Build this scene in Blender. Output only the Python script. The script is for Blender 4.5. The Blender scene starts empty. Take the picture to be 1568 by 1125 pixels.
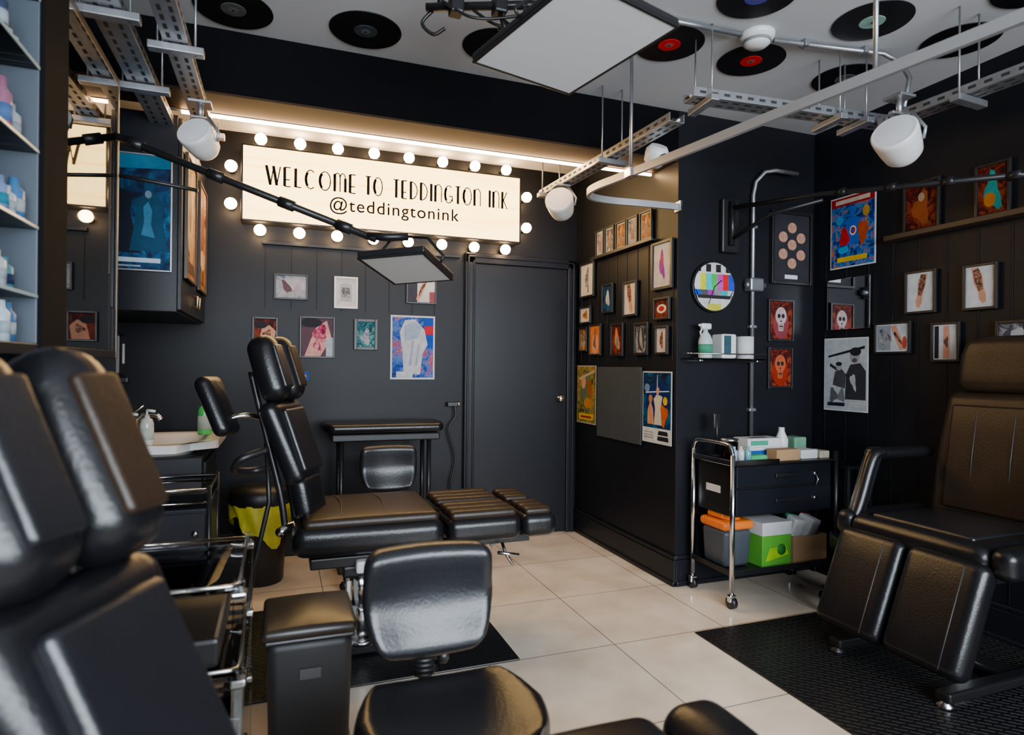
import bpy, bmesh, math, random
from mathutils import Vector, Matrix, Euler
random.seed(7)
C=bpy.context.scene.collection
MC={}
# ---------------------------------------------------------------- materials
def mat(name,col=(.5,.5,.5),rough=.5,metal=0,spec=.5,emit=None,es=0,var=.0,vs=8,bump=0,bs=200,coat=0,alpha=None):
    if name in MC: return MC[name]
    m=bpy.data.materials.new(name);m.use_nodes=True;n=m.node_tree.nodes;l=m.node_tree.links
    b=n['Principled BSDF'];b.inputs['Roughness'].default_value=rough;b.inputs['Metallic'].default_value=metal
    b.inputs['Specular IOR Level'].default_value=spec;b.inputs['Coat Weight'].default_value=coat
    tc=n.new('ShaderNodeTexCoord')
    nz=n.new('ShaderNodeTexNoise');nz.inputs['Scale'].default_value=vs;nz.inputs['Detail'].default_value=4
    l.new(tc.outputs['Object'],nz.inputs['Vector'])
    mx=n.new('ShaderNodeMix');mx.data_type='RGBA'
    mx.inputs[6].default_value=(*[c*(1-var) for c in col],1);mx.inputs[7].default_value=(*[min(1,c*(1+var)) for c in col],1)
    l.new(nz.outputs['Fac'],mx.inputs[0]);l.new(mx.outputs[2],b.inputs['Base Color'])
    if bump:
        n2=n.new('ShaderNodeTexNoise');n2.inputs['Scale'].default_value=bs;n2.inputs['Detail'].default_value=2
        l.new(tc.outputs['Object'],n2.inputs['Vector'])
        bp=n.new('ShaderNodeBump');bp.inputs['Strength'].default_value=bump;bp.inputs['Distance'].default_value=.002
        l.new(n2.outputs['Fac'],bp.inputs['Height']);l.new(bp.outputs['Normal'],b.inputs['Normal'])
    if emit: b.inputs['Emission Color'].default_value=(*emit,1);b.inputs['Emission Strength'].default_value=es
    MC[name]=m;return m
def tone(c,k=.72,s=1.35):
    g=sum(c)/3;return tuple(max(.002,min(1,(g+(x-g)*s)*k)) for x in c)
def flat(col,rough=.6):
    col=tuple(round(c,3) for c in col)
    return mat('print_%d_%d_%d'%tuple(int(c*255) for c in col),tone(col),rough,spec=.15,var=.35,vs=22)
def paint(name,cols,scale=9,dist=1.5):
    if name in MC: return MC[name]
    m=bpy.data.materials.new(name);m.use_nodes=True;n=m.node_tree.nodes;l=m.node_tree.links;b=n['Principled BSDF'];b.inputs['Roughness'].default_value=.6;b.inputs['Specular IOR Level'].default_value=.15
    tc=n.new('ShaderNodeTexCoord');nz=n.new('ShaderNodeTexNoise');nz.inputs['Scale'].default_value=scale;nz.inputs['Detail'].default_value=6;nz.inputs['Roughness'].default_value=.65;nz.inputs['Distortion'].default_value=dist
    l.new(tc.outputs['Object'],nz.inputs['Vector']);cr=n.new('ShaderNodeValToRGB');e=cr.color_ramp.elements
    k=len(cols)
    for i,c in enumerate(cols):
        p=.36+.32*i/(k-1)
        if i==0:x=e[0];x.position=p
        elif i==1:x=e[1];x.position=p
        else:x=e.new(p)
        x.color=(*tone(c,.58,1.4),1)
    l.new(nz.outputs['Fac'],cr.inputs[0]);l.new(cr.outputs[0],b.inputs['Base Color']);MC[name]=m;return m
def glassy(name,refl=.12,tint=(1,1,1),rough=.02,ior=1.5):
    m=bpy.data.materials.new(name);m.use_nodes=True;n=m.node_tree.nodes;l=m.node_tree.links
    n.remove(n['Principled BSDF']);o=n['Material Output']
    t=n.new('ShaderNodeBsdfTransparent');t.inputs[0].default_value=(*tint,1)
    g=n.new('ShaderNodeBsdfGlossy');g.inputs['Roughness'].default_value=rough
    f=n.new('ShaderNodeFresnel');f.inputs[0].default_value=ior
    a=n.new('ShaderNodeMath');a.operation='ADD';a.inputs[1].default_value=refl;l.new(f.outputs[0],a.inputs[0])
    mx=n.new('ShaderNodeMixShader');l.new(a.outputs[0],mx.inputs[0]);l.new(t.outputs[0],mx.inputs[1]);l.new(g.outputs[0],mx.inputs[2]);l.new(mx.outputs[0],o.inputs[0])
    return m
LEA=mat('black_leather',(.0055,.0057,.0072),.30,spec=.45,var=.2,vs=12,bump=.3,bs=140)
LEA2=mat('black_leather_soft',(.008,.0085,.011),.35,spec=.6,var=.25,vs=9,bump=.35,bs=110)
LEA_WARM=mat('black_leather_warm_lit',(.022,.0125,.007),.40,spec=.35,var=.3,vs=7,bump=.35,bs=110)  # black leather; brown is warm reflected light put into the base colour
SEAM=mat('seam_thread',(.04,.04,.045),.5)
BLK=mat('black_plastic',(.007,.007,.008),.4)
BLKM=mat('black_metal',(.012,.012,.013),.35,metal=.3)
CHR=mat('chrome',(.7,.7,.71),.15,metal=1)
GAL=mat('galvanised_steel',(.36,.37,.39),.38,metal=.85,var=.25,vs=25)
GALD=mat('tray_slots',(.015,.015,.015),.7)
WHT=mat('white_plastic',(.66,.66,.65),.35)
WALL=mat('black_wall_paint',(.0050,.0058,.0085),.46,spec=.24,var=.25,vs=3,bump=.08,bs=60)
BEAMM=mat('black_beam_paint',(.0032,.0034,.0042),.8,spec=.05,var=.25,vs=3)
CAB=mat('black_cabinet_lacquer',(.0065,.0075,.0115),.38,spec=.28,var=.1)
WOODD=mat('dark_wood',(.035,.020,.012),.45,var=.3,vs=6)
CEIL=mat('ceiling_paint',(.48,.485,.50),.85,var=.05,vs=2,bump=.1,bs=40)
PAPER=mat('white_paper',(.56,.56,.57),.6,spec=.2,var=.03)
DIFF=mat('light_diffuser',(.66,.67,.69),.5)
CARD=mat('cardboard',(.32,.19,.09),.8,var=.2)
VIN=mat('vinyl_black',(.004,.004,.005),.4,spec=.4)
YEL=mat('yellow_bag',(.58,.52,.03),.35,var=.3,vs=15,bump=.5,bs=30)
GLS=glassy('clear_glass',.0);GLR=glassy('cabinet_glass',.14,ior=1.5);ACR=glassy('acrylic',.03,(.88,.9,.91),ior=1.35);WIN=glassy('window_glass',.0)
MIR=mat('mirror',(.8,.8,.82),.03,metal=1)
def floor_mat():
    m=bpy.data.materials.new('stone_tile');m.use_nodes=True;n=m.node_tree.nodes;l=m.node_tree.links;b=n['Principled BSDF']
    tc=n.new('ShaderNodeTexCoord');mp=n.new('ShaderNodeMapping');mp.inputs['Location'].default_value=(-1.43,-2.49,0)
    l.new(tc.outputs['Object'],mp.inputs[0])
    br=n.new('ShaderNodeTexBrick');br.offset=0;br.squash=1;br.inputs['Scale'].default_value=1
    br.inputs['Brick Width'].default_value=.6;br.inputs['Row Height'].default_value=.6;br.inputs['Mortar Size'].default_value=.0028
    br.inputs['Mortar Smooth'].default_value=.1
    br.inputs['Color1'].default_value=(.86,.74,.60,1);br.inputs['Color2'].default_value=(.80,.69,.56,1);br.inputs['Mortar'].default_value=(.26,.22,.18,1)
    l.new(mp.outputs[0],br.inputs[0])
    nz=n.new('ShaderNodeTexNoise');nz.inputs['Scale'].default_value=3.5;nz.inputs['Detail'].default_value=8;l.new(tc.outputs['Object'],nz.inputs[0])
    cr=n.new('ShaderNodeValToRGB');cr.color_ramp.elements[0].color=(.74,.71,.67,1);cr.color_ramp.elements[1].color=(1,1,1,1)
    cr.color_ramp.elements[0].position=.3;cr.color_ramp.elements[1].position=.65;l.new(nz.outputs[0],cr.inputs[0])
    mx=n.new('ShaderNodeMix');mx.data_type='RGBA';mx.blend_type='MULTIPLY';mx.inputs[0].default_value=1
    l.new(br.outputs[0],mx.inputs[6]);l.new(cr.outputs[0],mx.inputs[7]);l.new(mx.outputs[2],b.inputs['Base Color'])
    b.inputs['Roughness'].default_value=.22
    bp=n.new('ShaderNodeBump');bp.inputs['Strength'].default_value=.4;bp.inputs['Distance'].default_value=.003;bp.invert=True
    l.new(br.outputs['Fac'],bp.inputs['Height']);l.new(bp.outputs[0],b.inputs['Normal']);return m
def tread_mat():
    m=bpy.data.materials.new('rubber_tread');m.use_nodes=True;n=m.node_tree.nodes;l=m.node_tree.links;b=n['Principled BSDF']
    b.inputs['Base Color'].default_value=(.006,.006,.007,1);b.inputs['Roughness'].default_value=.36
    tc=n.new('ShaderNodeTexCoord');mp=n.new('ShaderNodeMapping');mp.inputs['Rotation'].default_value=(0,0,.785);l.new(tc.outputs['Object'],mp.inputs[0])
    ck=n.new('ShaderNodeTexBrick');ck.offset=.5;ck.inputs['Scale'].default_value=1;ck.inputs['Brick Width'].default_value=.05;ck.inputs['Row Height'].default_value=.025
    ck.inputs['Mortar Size'].default_value=.006;ck.inputs['Mortar Smooth'].default_value=.6;l.new(mp.outputs[0],ck.inputs[0])
    bp=n.new('ShaderNodeBump');bp.inputs['Strength'].default_value=1;bp.inputs['Distance'].default_value=.004;bp.invert=True
    l.new(ck.outputs['Fac'],bp.inputs['Height']);l.new(bp.outputs[0],b.inputs['Normal']);return m
# ---------------------------------------------------------------- geometry helpers
def E(name,loc=(0,0,0),rz=0):
    o=bpy.data.objects.new(name,None);o.empty_display_size=.1;o.location=loc;o.rotation_euler=(0,0,math.radians(rz));C.objects.link(o);return o
def mk(name,verts,faces,m,parent=None,loc=(0,0,0),rot=(0,0,0),smooth=False,mats=None,mi=None):
    me=bpy.data.meshes.new(name);me.from_pydata([tuple(v) for v in verts],[],faces)
    for x in (mats or [m]): me.materials.append(x)
    if mi:
        for p,i in zip(me.polygons,mi): p.material_index=i
    if smooth:
        for p in me.polygons:p.use_smooth=True
    me.update();o=bpy.data.objects.new(name,me);o.location=loc;o.rotation_euler=[math.radians(a) for a in rot];C.objects.link(o)
    if parent:o.parent=parent
    return o
def rbox(name,size,m,parent=None,loc=(0,0,0),rot=(0,0,0),r=.003,crown=0,n=3,k=2,deform=None,smooth=True):
    h=[s/2 for s in size];r=min(r,min(h)*.98)
    ax=[]
    for hh in h:
        a=[-hh+r*i/k for i in range(k)]
        inner=[-(hh-r)+2*(hh-r)*i/n for i in range(n+1)]
        ax.append(a+inner+[-v for v in reversed(a)])
    V=[];F=[];idx={}
    def vid(x,y,z):
        key=(round(x,6),round(y,6),round(z,6))
        if key in idx:return idx[key]
        p=(x,y,z);q=[max(-(h[i]-r),min(h[i]-r,p[i])) for i in range(3)];d=[p[i]-q[i] for i in range(3)]
        L=math.sqrt(sum(c*c for c in d))
        if L>1e-9:p=[q[i]+d[i]/L*r for i in range(3)]
        p=list(p)
        if crown:
            f=max(0,1-(p[0]/h[0])**2)*max(0,1-(p[1]/h[1])**2);p[2]+=crown*f*(1 if p[2]>0 else -.3)
        if deform:p=deform(*p)
        idx[key]=len(V);V.append(tuple(p));return idx[key]
    for a in range(3):
        b,c=(a+1)%3,(a+2)%3
        for s in(-1,1):
            A=ax[b];B=ax[c]
            for i in range(len(A)-1):
                for j in range(len(B)-1):
                    q=[]
                    for (u,v) in((A[i],B[j]),(A[i+1],B[j]),(A[i+1],B[j+1]),(A[i],B[j+1])):
                        p=[0,0,0];p[a]=s*h[a];p[b]=u;p[c]=v;q.append(vid(*p))
                    if s<0:q.reverse()
                    if len(set(q))==4:F.append(q)
    return mk(name,V,F,m,parent,loc,rot,smooth)
def bx(name,lo,hi,m,parent=None,r=.003,**k):
    s=[hi[i]-lo[i] for i in range(3)];c=[(hi[i]+lo[i])/2 for i in range(3)]
    return rbox(name,s,m,parent,c,r=r,n=1,k=1,smooth=False,**k)
def catmull(P,n=8):
    P=[Vector(p) for p in P]
    if len(P)<3:return P
    Q=[P[0]*2-P[1]]+P+[P[-1]*2-P[-2]];out=[]
    for i in range(1,len(Q)-2):
        for j in range(n):
            t=j/n;a,b,c,d=Q[i-1],Q[i],Q[i+1],Q[i+2]
            out.append(.5*((2*b)+(c-a)*t+(2*a-5*b+4*c-d)*t*t+(3*b-a-3*c+d)*t**3))
    out.append(P[-1]);return out
def tube(name,pts,r,m,parent=None,seg=10,sm=False,flatz=None):
    pts=catmull(pts) if sm else [Vector(p) for p in pts]
    V=[];F=[];up=None
    for i,p in enumerate(pts):
        d=(pts[min(i+1,len(pts)-1)]-pts[max(i-1,0)]).normalized()
        if up is None:
            up=d.orthogonal().normalized()
            if flatz: up=Vector((0,0,1))-d*d.z;up.normalize()
        up=(up-d*up.dot(d)).normalized();s=d.cross(up)
        for k in range(seg):
            a=2*math.pi*(k+.5)/seg
            if flatz: V.append(p+up*flatz*(1 if math.cos(a)>0 else -1)+s*r*(1 if math.sin(a)>0 else -1) if seg==4 else p+up*math.cos(a)*flatz+s*math.sin(a)*r)
            else: V.append(p+(up*math.cos(a)+s*math.sin(a))*r)
    n=len(pts)
    for i in range(n-1):
        for k in range(seg):
            a=i*seg+k;b=i*seg+(k+1)%seg;F.append((a,b,b+seg,a+seg))
    F.append(tuple(reversed(range(seg))));F.append(tuple((n-1)*seg+k for k in range(seg)))
    return mk(name,V,F,m,parent,smooth=(seg>4))
def lathe(name,prof,m,parent=None,loc=(0,0,0),rot=(0,0,0),seg=24,smooth=True):
    V=[];F=[]
    for (r,z) in prof:
        for k in range(seg):
            a=2*math.pi*k/seg;V.append((max(r,1e-4)*math.cos(a),max(r,1e-4)*math.sin(a),z))
    for i in range(len(prof)-1):
        for k in range(seg):
            a=i*seg+k;b=i*seg+(k+1)%seg;F.append((a,b,b+seg,a+seg))
    F.append(tuple(reversed(range(seg))));F.append(tuple((len(prof)-1)*seg+k for k in range(seg)))
    o=mk(name,V,F,m,parent,loc,rot,smooth)
    if smooth:
        o.data.polygons[-1].use_smooth=False;o.data.polygons[-2].use_smooth=False
    return o
def ell(cx,cy,rx,ry,n=18,rot=0,wob=0):
    o=[]
    for i in range(n):
        a=2*math.pi*i/n;w=1+wob*math.sin(a*3+cx*9);x=rx*w*math.cos(a);y=ry*w*math.sin(a)
        o.append((cx+x*math.cos(rot)-y*math.sin(rot),cy+x*math.sin(rot)+y*math.cos(rot)))
    return o
def rc(x0,y0,x1,y1):return [(x0,y0),(x1,y0),(x1,y1),(x0,y1)]
# picture on wall: local x right, y into wall, z up
def picture(name,loc,rz,w,h,bg,shapes=(),frame=.012,fcol=None,border=.0,d=.018,bcol=None):
    e=E(name,loc,rz)
    fm=fcol or BLK
    if frame:
        for i,(a,b) in enumerate((((-w/2,-h/2),(-w/2+frame,h/2)),((w/2-frame,-h/2),(w/2,h/2)),((-w/2+frame,h/2-frame),(w/2-frame,h/2)),((-w/2+frame,-h/2),(w/2-frame,-h/2+frame)))):
            bx('frame_bar_%d'%i,(a[0],-d,a[1]),(b[0],-.001,b[1]),fm,e,r=.002)
        bx('backing',(-w/2+frame*.5,-d*.45,-h/2+frame*.5),(w/2-frame*.5,-.001,h/2-frame*.5),bcol or PAPER,e,r=.0005)
        y=-d*.45-.001
    else:
        bx('sheet',(-w/2,-.004,-h/2),(w/2,-.001,h/2),bcol or PAPER,e,r=.0003);y=-.005
    iw=w/2-frame-border;ih=h/2-frame-border
    V=[];F=[];mats=[];mi=[]
    def add(poly,col,yy):
        m=flat(col) if isinstance(col,tuple) else col
        if m not in mats:mats.append(m)
        s=len(V)
        for (px,pz) in poly:
            px=min(1,max(0,px));pz=min(1,max(0,pz));V.append((-iw+2*iw*px,yy,-ih+2*ih*pz))
        F.append(tuple(range(s,s+len(poly))));mi.append(mats.index(m))
    add(rc(0,0,1,1),bg,y)
    for i,(p,c) in enumerate(shapes): add(p,c,y-.0002*(i+1))
    mk('artwork',V,F,None,e,mats=mats,mi=mi)
    return e
SK=(.62,.36,.27);SKD=(.3,.15,.1);RED=(.5,.04,.04);BLU=(.03,.12,.4);CY=(.1,.4,.6);YL=(.75,.5,.1);WH=(.8,.8,.8);BK=(.02,.02,.025);GR=(.3,.3,.32);PUR=(.3,.1,.4)
P_COMIC=paint('art_space_opera',[(.01,.02,.08),(.02,.06,.3),(.08,.3,.6),(.6,.1,.05),(.75,.5,.15)],16)
P_BLUE=paint('art_blue_night',[(.004,.01,.03),(.01,.04,.10),(.02,.12,.24),(.10,.3,.45)],7,2)
P_SEPIA=paint('art_sepia',[(.05,.03,.02),(.3,.14,.06),(.6,.38,.2),(.2,.12,.1)],10)
P_DARKR=paint('art_dark_red',[(.01,.01,.01),(.10,.015,.015),(.3,.08,.05),(.05,.08,.08)],14)
P_TEAL=paint('art_teal',[(.02,.03,.04),(.03,.15,.2),(.2,.4,.35),(.5,.35,.25)],18)
P_INK=paint('art_tattoo_skin',[(.03,.02,.025),(.15,.08,.07),(.5,.28,.2),(.62,.38,.28)],30,2)
P_COOL=paint('art_cool_photo',[(.05,.06,.1),(.3,.33,.4),(.6,.62,.68),(.2,.15,.2)],8)
P_STREET=paint('art_street_blue',[(.03,.05,.15),(.05,.12,.45),(.2,.3,.6),(.45,.1,.15),(.6,.62,.66)],9)
P_FLORAL=paint('art_floral_skin',[(.15,.02,.06),(.55,.1,.2),(.7,.4,.38),(.75,.6,.6)],14)
P_BW=paint('art_black_white',[(.02,.02,.02),(.15,.15,.16),(.5,.5,.52),(.7,.7,.72)],12)
P_GRIME=paint('art_green_brown',[(.04,.05,.02),(.2,.20,.08),(.5,.36,.15),(.35,.1,.05)],14)
def tattoo_arm(seed=0,ang=0.0,wd=.14):
    s,c=math.sin(ang),math.cos(ang)
    def R(p):return [(.5+(x-.5)*c-(y-.5)*s,.5+(x-.5)*s+(y-.5)*c) for x,y in p]
    arm=[(.5-wd*.9,1.1),(.5+wd*.9,1.1),(.5+wd*1.1,.75),(.5+wd*.75,.35),(.5+wd*.9,.22),(.5+wd*.5,.05),(.5-wd*.4,.05),(.5-wd*.9,.2),(.5-wd*.7,.35),(.5-wd*1.15,.7)]
    return [(R(arm),SK),(R([(.5-wd*.7,1.0),(.5+wd*.75,1.0),(.5+wd*.85,.72),(.5+wd*.5,.4),(.5-wd*.5,.4),(.5-wd*.85,.7)]),P_INK)]
def skull(c1,c2):
    return [(ell(.5,.4,.34,.4,16),c2),(ell(.5,.62,.25,.24,18),c1),([(.36,.5),(.64,.5),(.60,.22),(.40,.22)],c1),(ell(.41,.62,.07,.06),BK),(ell(.59,.62,.07,.06),BK),([(.5,.54),(.46,.46),(.54,.46)],BK),(rc(.41,.33,.59,.36),BK),(rc(.45,.26,.46,.42),BK),(rc(.5,.26,.51,.42),BK),(rc(.55,.26,.56,.42),BK)]
def cape(cx,b,h,s,col):
    return [([(cx-.22*s,b),(cx+.22*s,b),(cx+.15*s,b+h*.5),(cx+.17*s,b+h*.72),(cx+.05*s,b+h*.8),(cx+.06*s,b+h*.92),(cx+.05*s,b+h),(cx+.02*s,b+h*.94),(cx-.02*s,b+h*.94),(cx-.05*s,b+h),(cx-.06*s,b+h*.92),(cx-.05*s,b+h*.8),(cx-.17*s,b+h*.72),(cx-.15*s,b+h*.5)],col)]
# ================================================================ ROOM
XL,XR,YB,YC,XP,H=-.95,3.155,4.36,3.05,2.14,2.74
YF=-1.6
bx('floor',(XL-.1,YF-.1,-.1),(XR+.1,YB+.1,0),floor_mat(),r=.001).data.name='floor'
o=bpy.data.objects['floor']; 
for v in o.data.vertices: v.co+=Vector(o.location)
o.location=(0,0,0)
bx('ceiling',(XL-.1,YF-.1,H),(XR+.1,YB+.1,H+.1),CEIL,r=.001)
bx('wall_back',(XL-.1,YB,0),(XP,YB+.1,H),WALL,r=.001)
bx('wall_left',(XL-.1,YF,0),(XL,YB,H),WALL,r=.001)
bx('wall_right',(XR,YF,0),(XR+.1,YC,H),WALL,r=.001)
bx('wall_column',(XP,YC,0),(XR+.1,YB+.1,H),WALL,r=.001)
bx('wall_front_sill',(XL,YF-.1,0),(XR,YF,.35),WALL,r=.001)
bx('wall_front_header',(XL,YF-.1,2.45),(XR,YF,H),WALL,r=.001)
bx('beam',(XL,YC,2.46),(XP,3.29,H-.001),BEAMM,r=.002)
w=E('window_1',(0,YF-.05,0))
for i,x in enumerate((XL+.03,.4,1.8,XR-.03)): bx('mullion_%d'%i,(x-.03,-.03,.35),(x+.03,.03,2.45),BLKM,w)
bx('rail_bottom',(XL,-.03,.35),(XR,.03,.41),BLKM,w);bx('rail_top',(XL,-.03,2.39),(XR,.03,2.45),BLKM,w)
bx('pane',(XL+.05,-.003,.41),(XR-.05,.003,2.39),WIN,w,r=.0005)
SOF=mat('soffit_wood',(.032,.013,.005),.6,spec=.2,var=.3,vs=5)
bx('trim_1',(XL,YC+.003,2.448),(XP,3.285,2.459),SOF,r=.001)
LEDM=mat('led_strip_emit',(1,.8,.6),.5,emit=(1,.58,.26),es=68)
s=E('led_strip_light',(0,3.30,2.45));bx('channel',(XL+.45,-.005,-.004),(XP-.02,.02,.016),GAL,s,r=.001);bx('diffuser',(-.45,-.002,-.016),(XP-.02,.014,-.005),LEDM,s,r=.001)
def base(name,a,b,n):
    d=(Vector(b)-Vector(a));L=d.length;rz=math.degrees(math.atan2(d.y,d.x));e=E(name,(a[0],a[1],0),rz)
    bx('board',(0,-.018,0.001),(L,-.001,.15),CAB,e);bx('moulding',(0,-.026,.0),(L,-.001,.03),CAB,e,r=.006);bx('cap',(0,-.014,.15),(L,-.001,.175),CAB,e,r=.006)
base('baseboard_back',(XL,YB),(1.22,YB),0)
base('baseboard_partition',(XP,YB),(XP,YC-.02),0)
base('baseboard_column',(XP,YC),(XR,YC),0)
base('baseboard_right',(XR,YC),(XR,YF),0)
def strips(name,loc,rz,xs,z0,z1):
    e=E(name,loc,rz)
    for i,x in enumerate(xs): bx('bead_%d'%i,(x-.003,-.004,z0),(x+.003,-.001,z1),WALL,e,r=.0015)
strips('trim_2',(0,YB,0),0,[-.1+.16*i for i in range(8)],1.62,2.02)
e=E('trim_3',(0,YB,0));bx('picture_rail',(-.12,-.03,2.03),(1.2,-.001,2.055),CAB,e)
strips('trim_4',(XP,YB,0),-90,[.13*i+.1 for i in range(10)],1.3,2.02)
strips('trim_5',(XR,YC,0),-90,[.15*i+.1 for i in range(13)],.18,1.95)
# door
d=E('door_1',(0,YB,0))
bx('leaf',(1.31,-.03,.012),(2.045,-.004,2.0),CAB,d,r=.003)
bx('jamb_left',(1.235,-.045,0),(1.31,-.001,2.07),CAB,d,r=.006);bx('jamb_right',(2.045,-.045,0),(2.115,-.001,2.07),CAB,d,r=.006)
bx('head',(1.235,-.045,2.0),(2.115,-.001,2.075),CAB,d,r=.006)
bx('bead_l',(1.25,-.055,0),(1.265,-.04,2.055),CAB,d,r=.004);bx('bead_r',(2.085,-.055,0),(2.1,-.04,2.055),CAB,d,r=.004);bx('bead_t',(1.25,-.055,2.04),(2.1,-.04,2.055),CAB,d,r=.004)
bx('bead_l2',(1.29,-.052,0),(1.30,-.04,2.02),CAB,d,r=.003);bx('bead_r2',(2.055,-.052,0),(2.065,-.04,2.02),CAB,d,r=.003)
lathe('knob',[(.022,0),(.024,.006),(.012,.012),(.01,.03),(.024,.04),(.027,.05),(.02,.058),(0,.06)],CHR,d,(1.985,-.03,1.02),(90,0,0))
for z in(.3,1.7):bx('hinge_%d'%(z*10),(1.304,-.036,z),(1.312,-.028,z+.09),BLKM,d)
h=E('hanging_hose',(1.14,YB-.02,0));tube('hose',[(.02,-.02,1.0),(.03,-.03,.9),(-.02,-.03,.8),(.03,-.03,.6),(.0,-.03,.4),(.04,-.03,.25)],.007,BLK,h,sm=True)
bx('bracket',(-.03,-.04,.97),(.07,.015,1.0),BLKM,h);lathe('tap_knob',[(.012,0),(.012,.03),(0,.031)],CHR,h,(.05,-.02,.985),(90,0,0))
# ================================================================ SIGN
sg=E('illuminated_sign',(0,YB-.001,.031));sg.scale=(.975,1,.975)
SX0,SX1,SZ0,SZ1=-.25,1.668,2.175,2.67
SGM=bpy.data.materials.new('sign_face');SGM.use_nodes=True
n=SGM.node_tree.nodes;l=SGM.node_tree.links;b=n['Principled BSDF'];b.inputs['Base Color'].default_value=(.3,.22,.12,1);b.inputs['Roughness'].default_value=.5
tc=n.new('ShaderNodeTexCoord');mp=n.new('ShaderNodeMapping');mp.inputs['Scale'].default_value=(.6,1,26);l.new(tc.outputs['Object'],mp.inputs[0])
nz=n.new('ShaderNodeTexNoise');nz.inputs['Scale'].default_value=1;l.new(mp.outputs[0],nz.inputs[0])
cr=n.new('ShaderNodeValToRGB');cr.color_ramp.elements[0].color=(1,.50,.11,1);cr.color_ramp.elements[1].color=(1,.66,.20,1);cr.color_ramp.elements[0].position=.36;cr.color_ramp.elements[1].position=.48
l.new(nz.outputs[0],cr.inputs[0]);l.new(cr.outputs[0],b.inputs['Emission Color']);b.inputs['Emission Strength'].default_value=8.5
bx('casing',(SX0,-.11,SZ0),(SX1,-.001,SZ1),BLK,sg,r=.004)
bx('face',(SX0+.012,-.116,SZ0+.012),(SX1-.012,-.11,SZ1-.012),SGM,sg,r=.001)
for i,(a,c) in enumerate((((SX0,SZ0),(SX1,SZ0+.012)),((SX0,SZ1-.012),(SX1,SZ1)),((SX0,SZ0),(SX0+.012,SZ1)),((SX1-.012,SZ0),(SX1,SZ1)))):
    bx('rim_%d'%i,(a[0],-.122,a[1]),(c[0],-.105,c[1]),BLK,sg)
INK=mat('sign_lettering',(.008,.005,.003),.7,spec=.1)
def ribbon(V,F,pts,w,ox,oz,sx,sz,y):
    P=[Vector((ox+p[0]*sx,y,oz+p[1]*sz)) for p in pts]
    for i in range(len(P)-1):
        a,b_=P[i],P[i+1];dd=(b_-a).normalized();nn=Vector((-dd.z,0,dd.x))*w/2
        s=len(V);V+= [a-nn,b_-nn,b_+nn,a+nn];F.append((s,s+1,s+2,s+3))
def arc(cx,cy,rx,ry,a0,a1,n=12):return [(cx+rx*math.cos(math.radians(a0+(a1-a0)*i/n)),cy+ry*math.sin(math.radians(a0+(a1-a0)*i/n))) for i in range(n+1)]
T,K=.0075,.018
L={'W':(1.1,[([(0,1),(.3,0)],K),([(.3,0),(.5,.85)],T),([(.5,1),(.75,0)],K),([(.75,0),(1,1)],T)]),
'E':(.6,[([(.1,0),(.1,1)],K),([(.1,1),(.9,1)],T),([(.1,.35),(.8,.35)],T),([(.1,0),(.9,0)],T)]),
'L':(.55,[([(.1,0),(.1,1)],K),([(.1,.02),(.95,.02)],T)]),
'C':(.85,[(arc(.5,.5,.48,.5,50,310),T),(arc(.5,.5,.44,.46,130,230),K)]),
'O':(.95,[(arc(.5,.5,.48,.5,0,360,20),T),(arc(.5,.5,.44,.46,125,235),K)]),
'M':(1.0,[([(.05,0),(.05,.95)],K),(arc(.28,.75,.22,.25,180,0,8),T),([(.5,.75),(.5,0)],T),(arc(.72,.75,.22,.25,180,0,8),T),([(.94,.75),(.94,0)],K)]),
'T':(.6,[([(.5,0),(.5,1)],K),([(0,1),(1,1)],T)]),
'D':(.8,[([(.1,0),(.1,1)],K),(arc(.1,.5,.85,.49,90,-90,14),T)]),
'I':(.22,[([(.5,0),(.5,1)],K)]),
'N':(.8,[([(.08,0),(.08,.95)],K),(arc(.5,.7,.42,.3,180,0,10),T),([(.92,.7),(.92,0)],T)]),
'G':(.9,[(arc(.5,.5,.48,.5,50,330),T),(arc(.5,.5,.44,.46,130,230),K),([(.55,.4),(.95,.4),(.95,.1)],T)]),
'K':(.7,[([(.1,0),(.1,1)],K),([(.12,.35),(.9,1)],T),([(.3,.5),(.95,0)],T)])}
V=[];F=[]
for word,x0,x1 in(('WELCOME',-.10,.47),('TO',.53,.645),('TEDDINGTON',.72,1.355),('INK',1.415,1.56)):
    tot=sum(L[c][0] for c in word)+.28*(len(word)-1);sc=(x1-x0)/tot;x=x0
    for c in word:
        wd,st=L[c]
        for pts,wdt in st: ribbon(V,F,pts,wdt,x,2.42,wd*sc,.125,-.1175)
        x+=(wd+.28)*sc
mk('lettering_top',V,F,INK,sg)
tcu=bpy.data.curves.new('handle_text','FONT');tcu.body='@teddingtonink';tcu.size=.122;tcu.align_x='CENTER';tcu.space_character=1.12;tcu.offset=.0008
to=bpy.data.objects.new('lettering_handle',tcu);to.data.materials.append(INK);C.objects.link(to);to.parent=sg;to.rotation_euler=(math.pi/2,0,0);to.location=(.74,-.1178,2.295)
BULB=mat('bulb_glow',(1,.9,.75),.3,emit=(1,.62,.30),es=58)
bl=[]
for i in range(8):
    x=-.135+1.69*i/7;bl+=[(x,2.715),(x,2.125)]
bl+=[(-.31,2.52),(-.31,2.28),(1.72,2.53),(1.72,2.30)]
for i,(x,z) in enumerate(bl):
    lathe('bulb_%d'%i,[(0,-.048),(.02,-.044),(.033,-.03),(.038,-.01),(.034,.01),(.02,.03),(.014,.04)],BULB,sg,(x,-.09,z),(-90,0,0),seg=14)
    lathe('socket_%d'%i,[(.022,0),(.022,.05),(.018,.052)],BLK,sg,(x,-.0,z),(90,0,0),seg=12)
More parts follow.
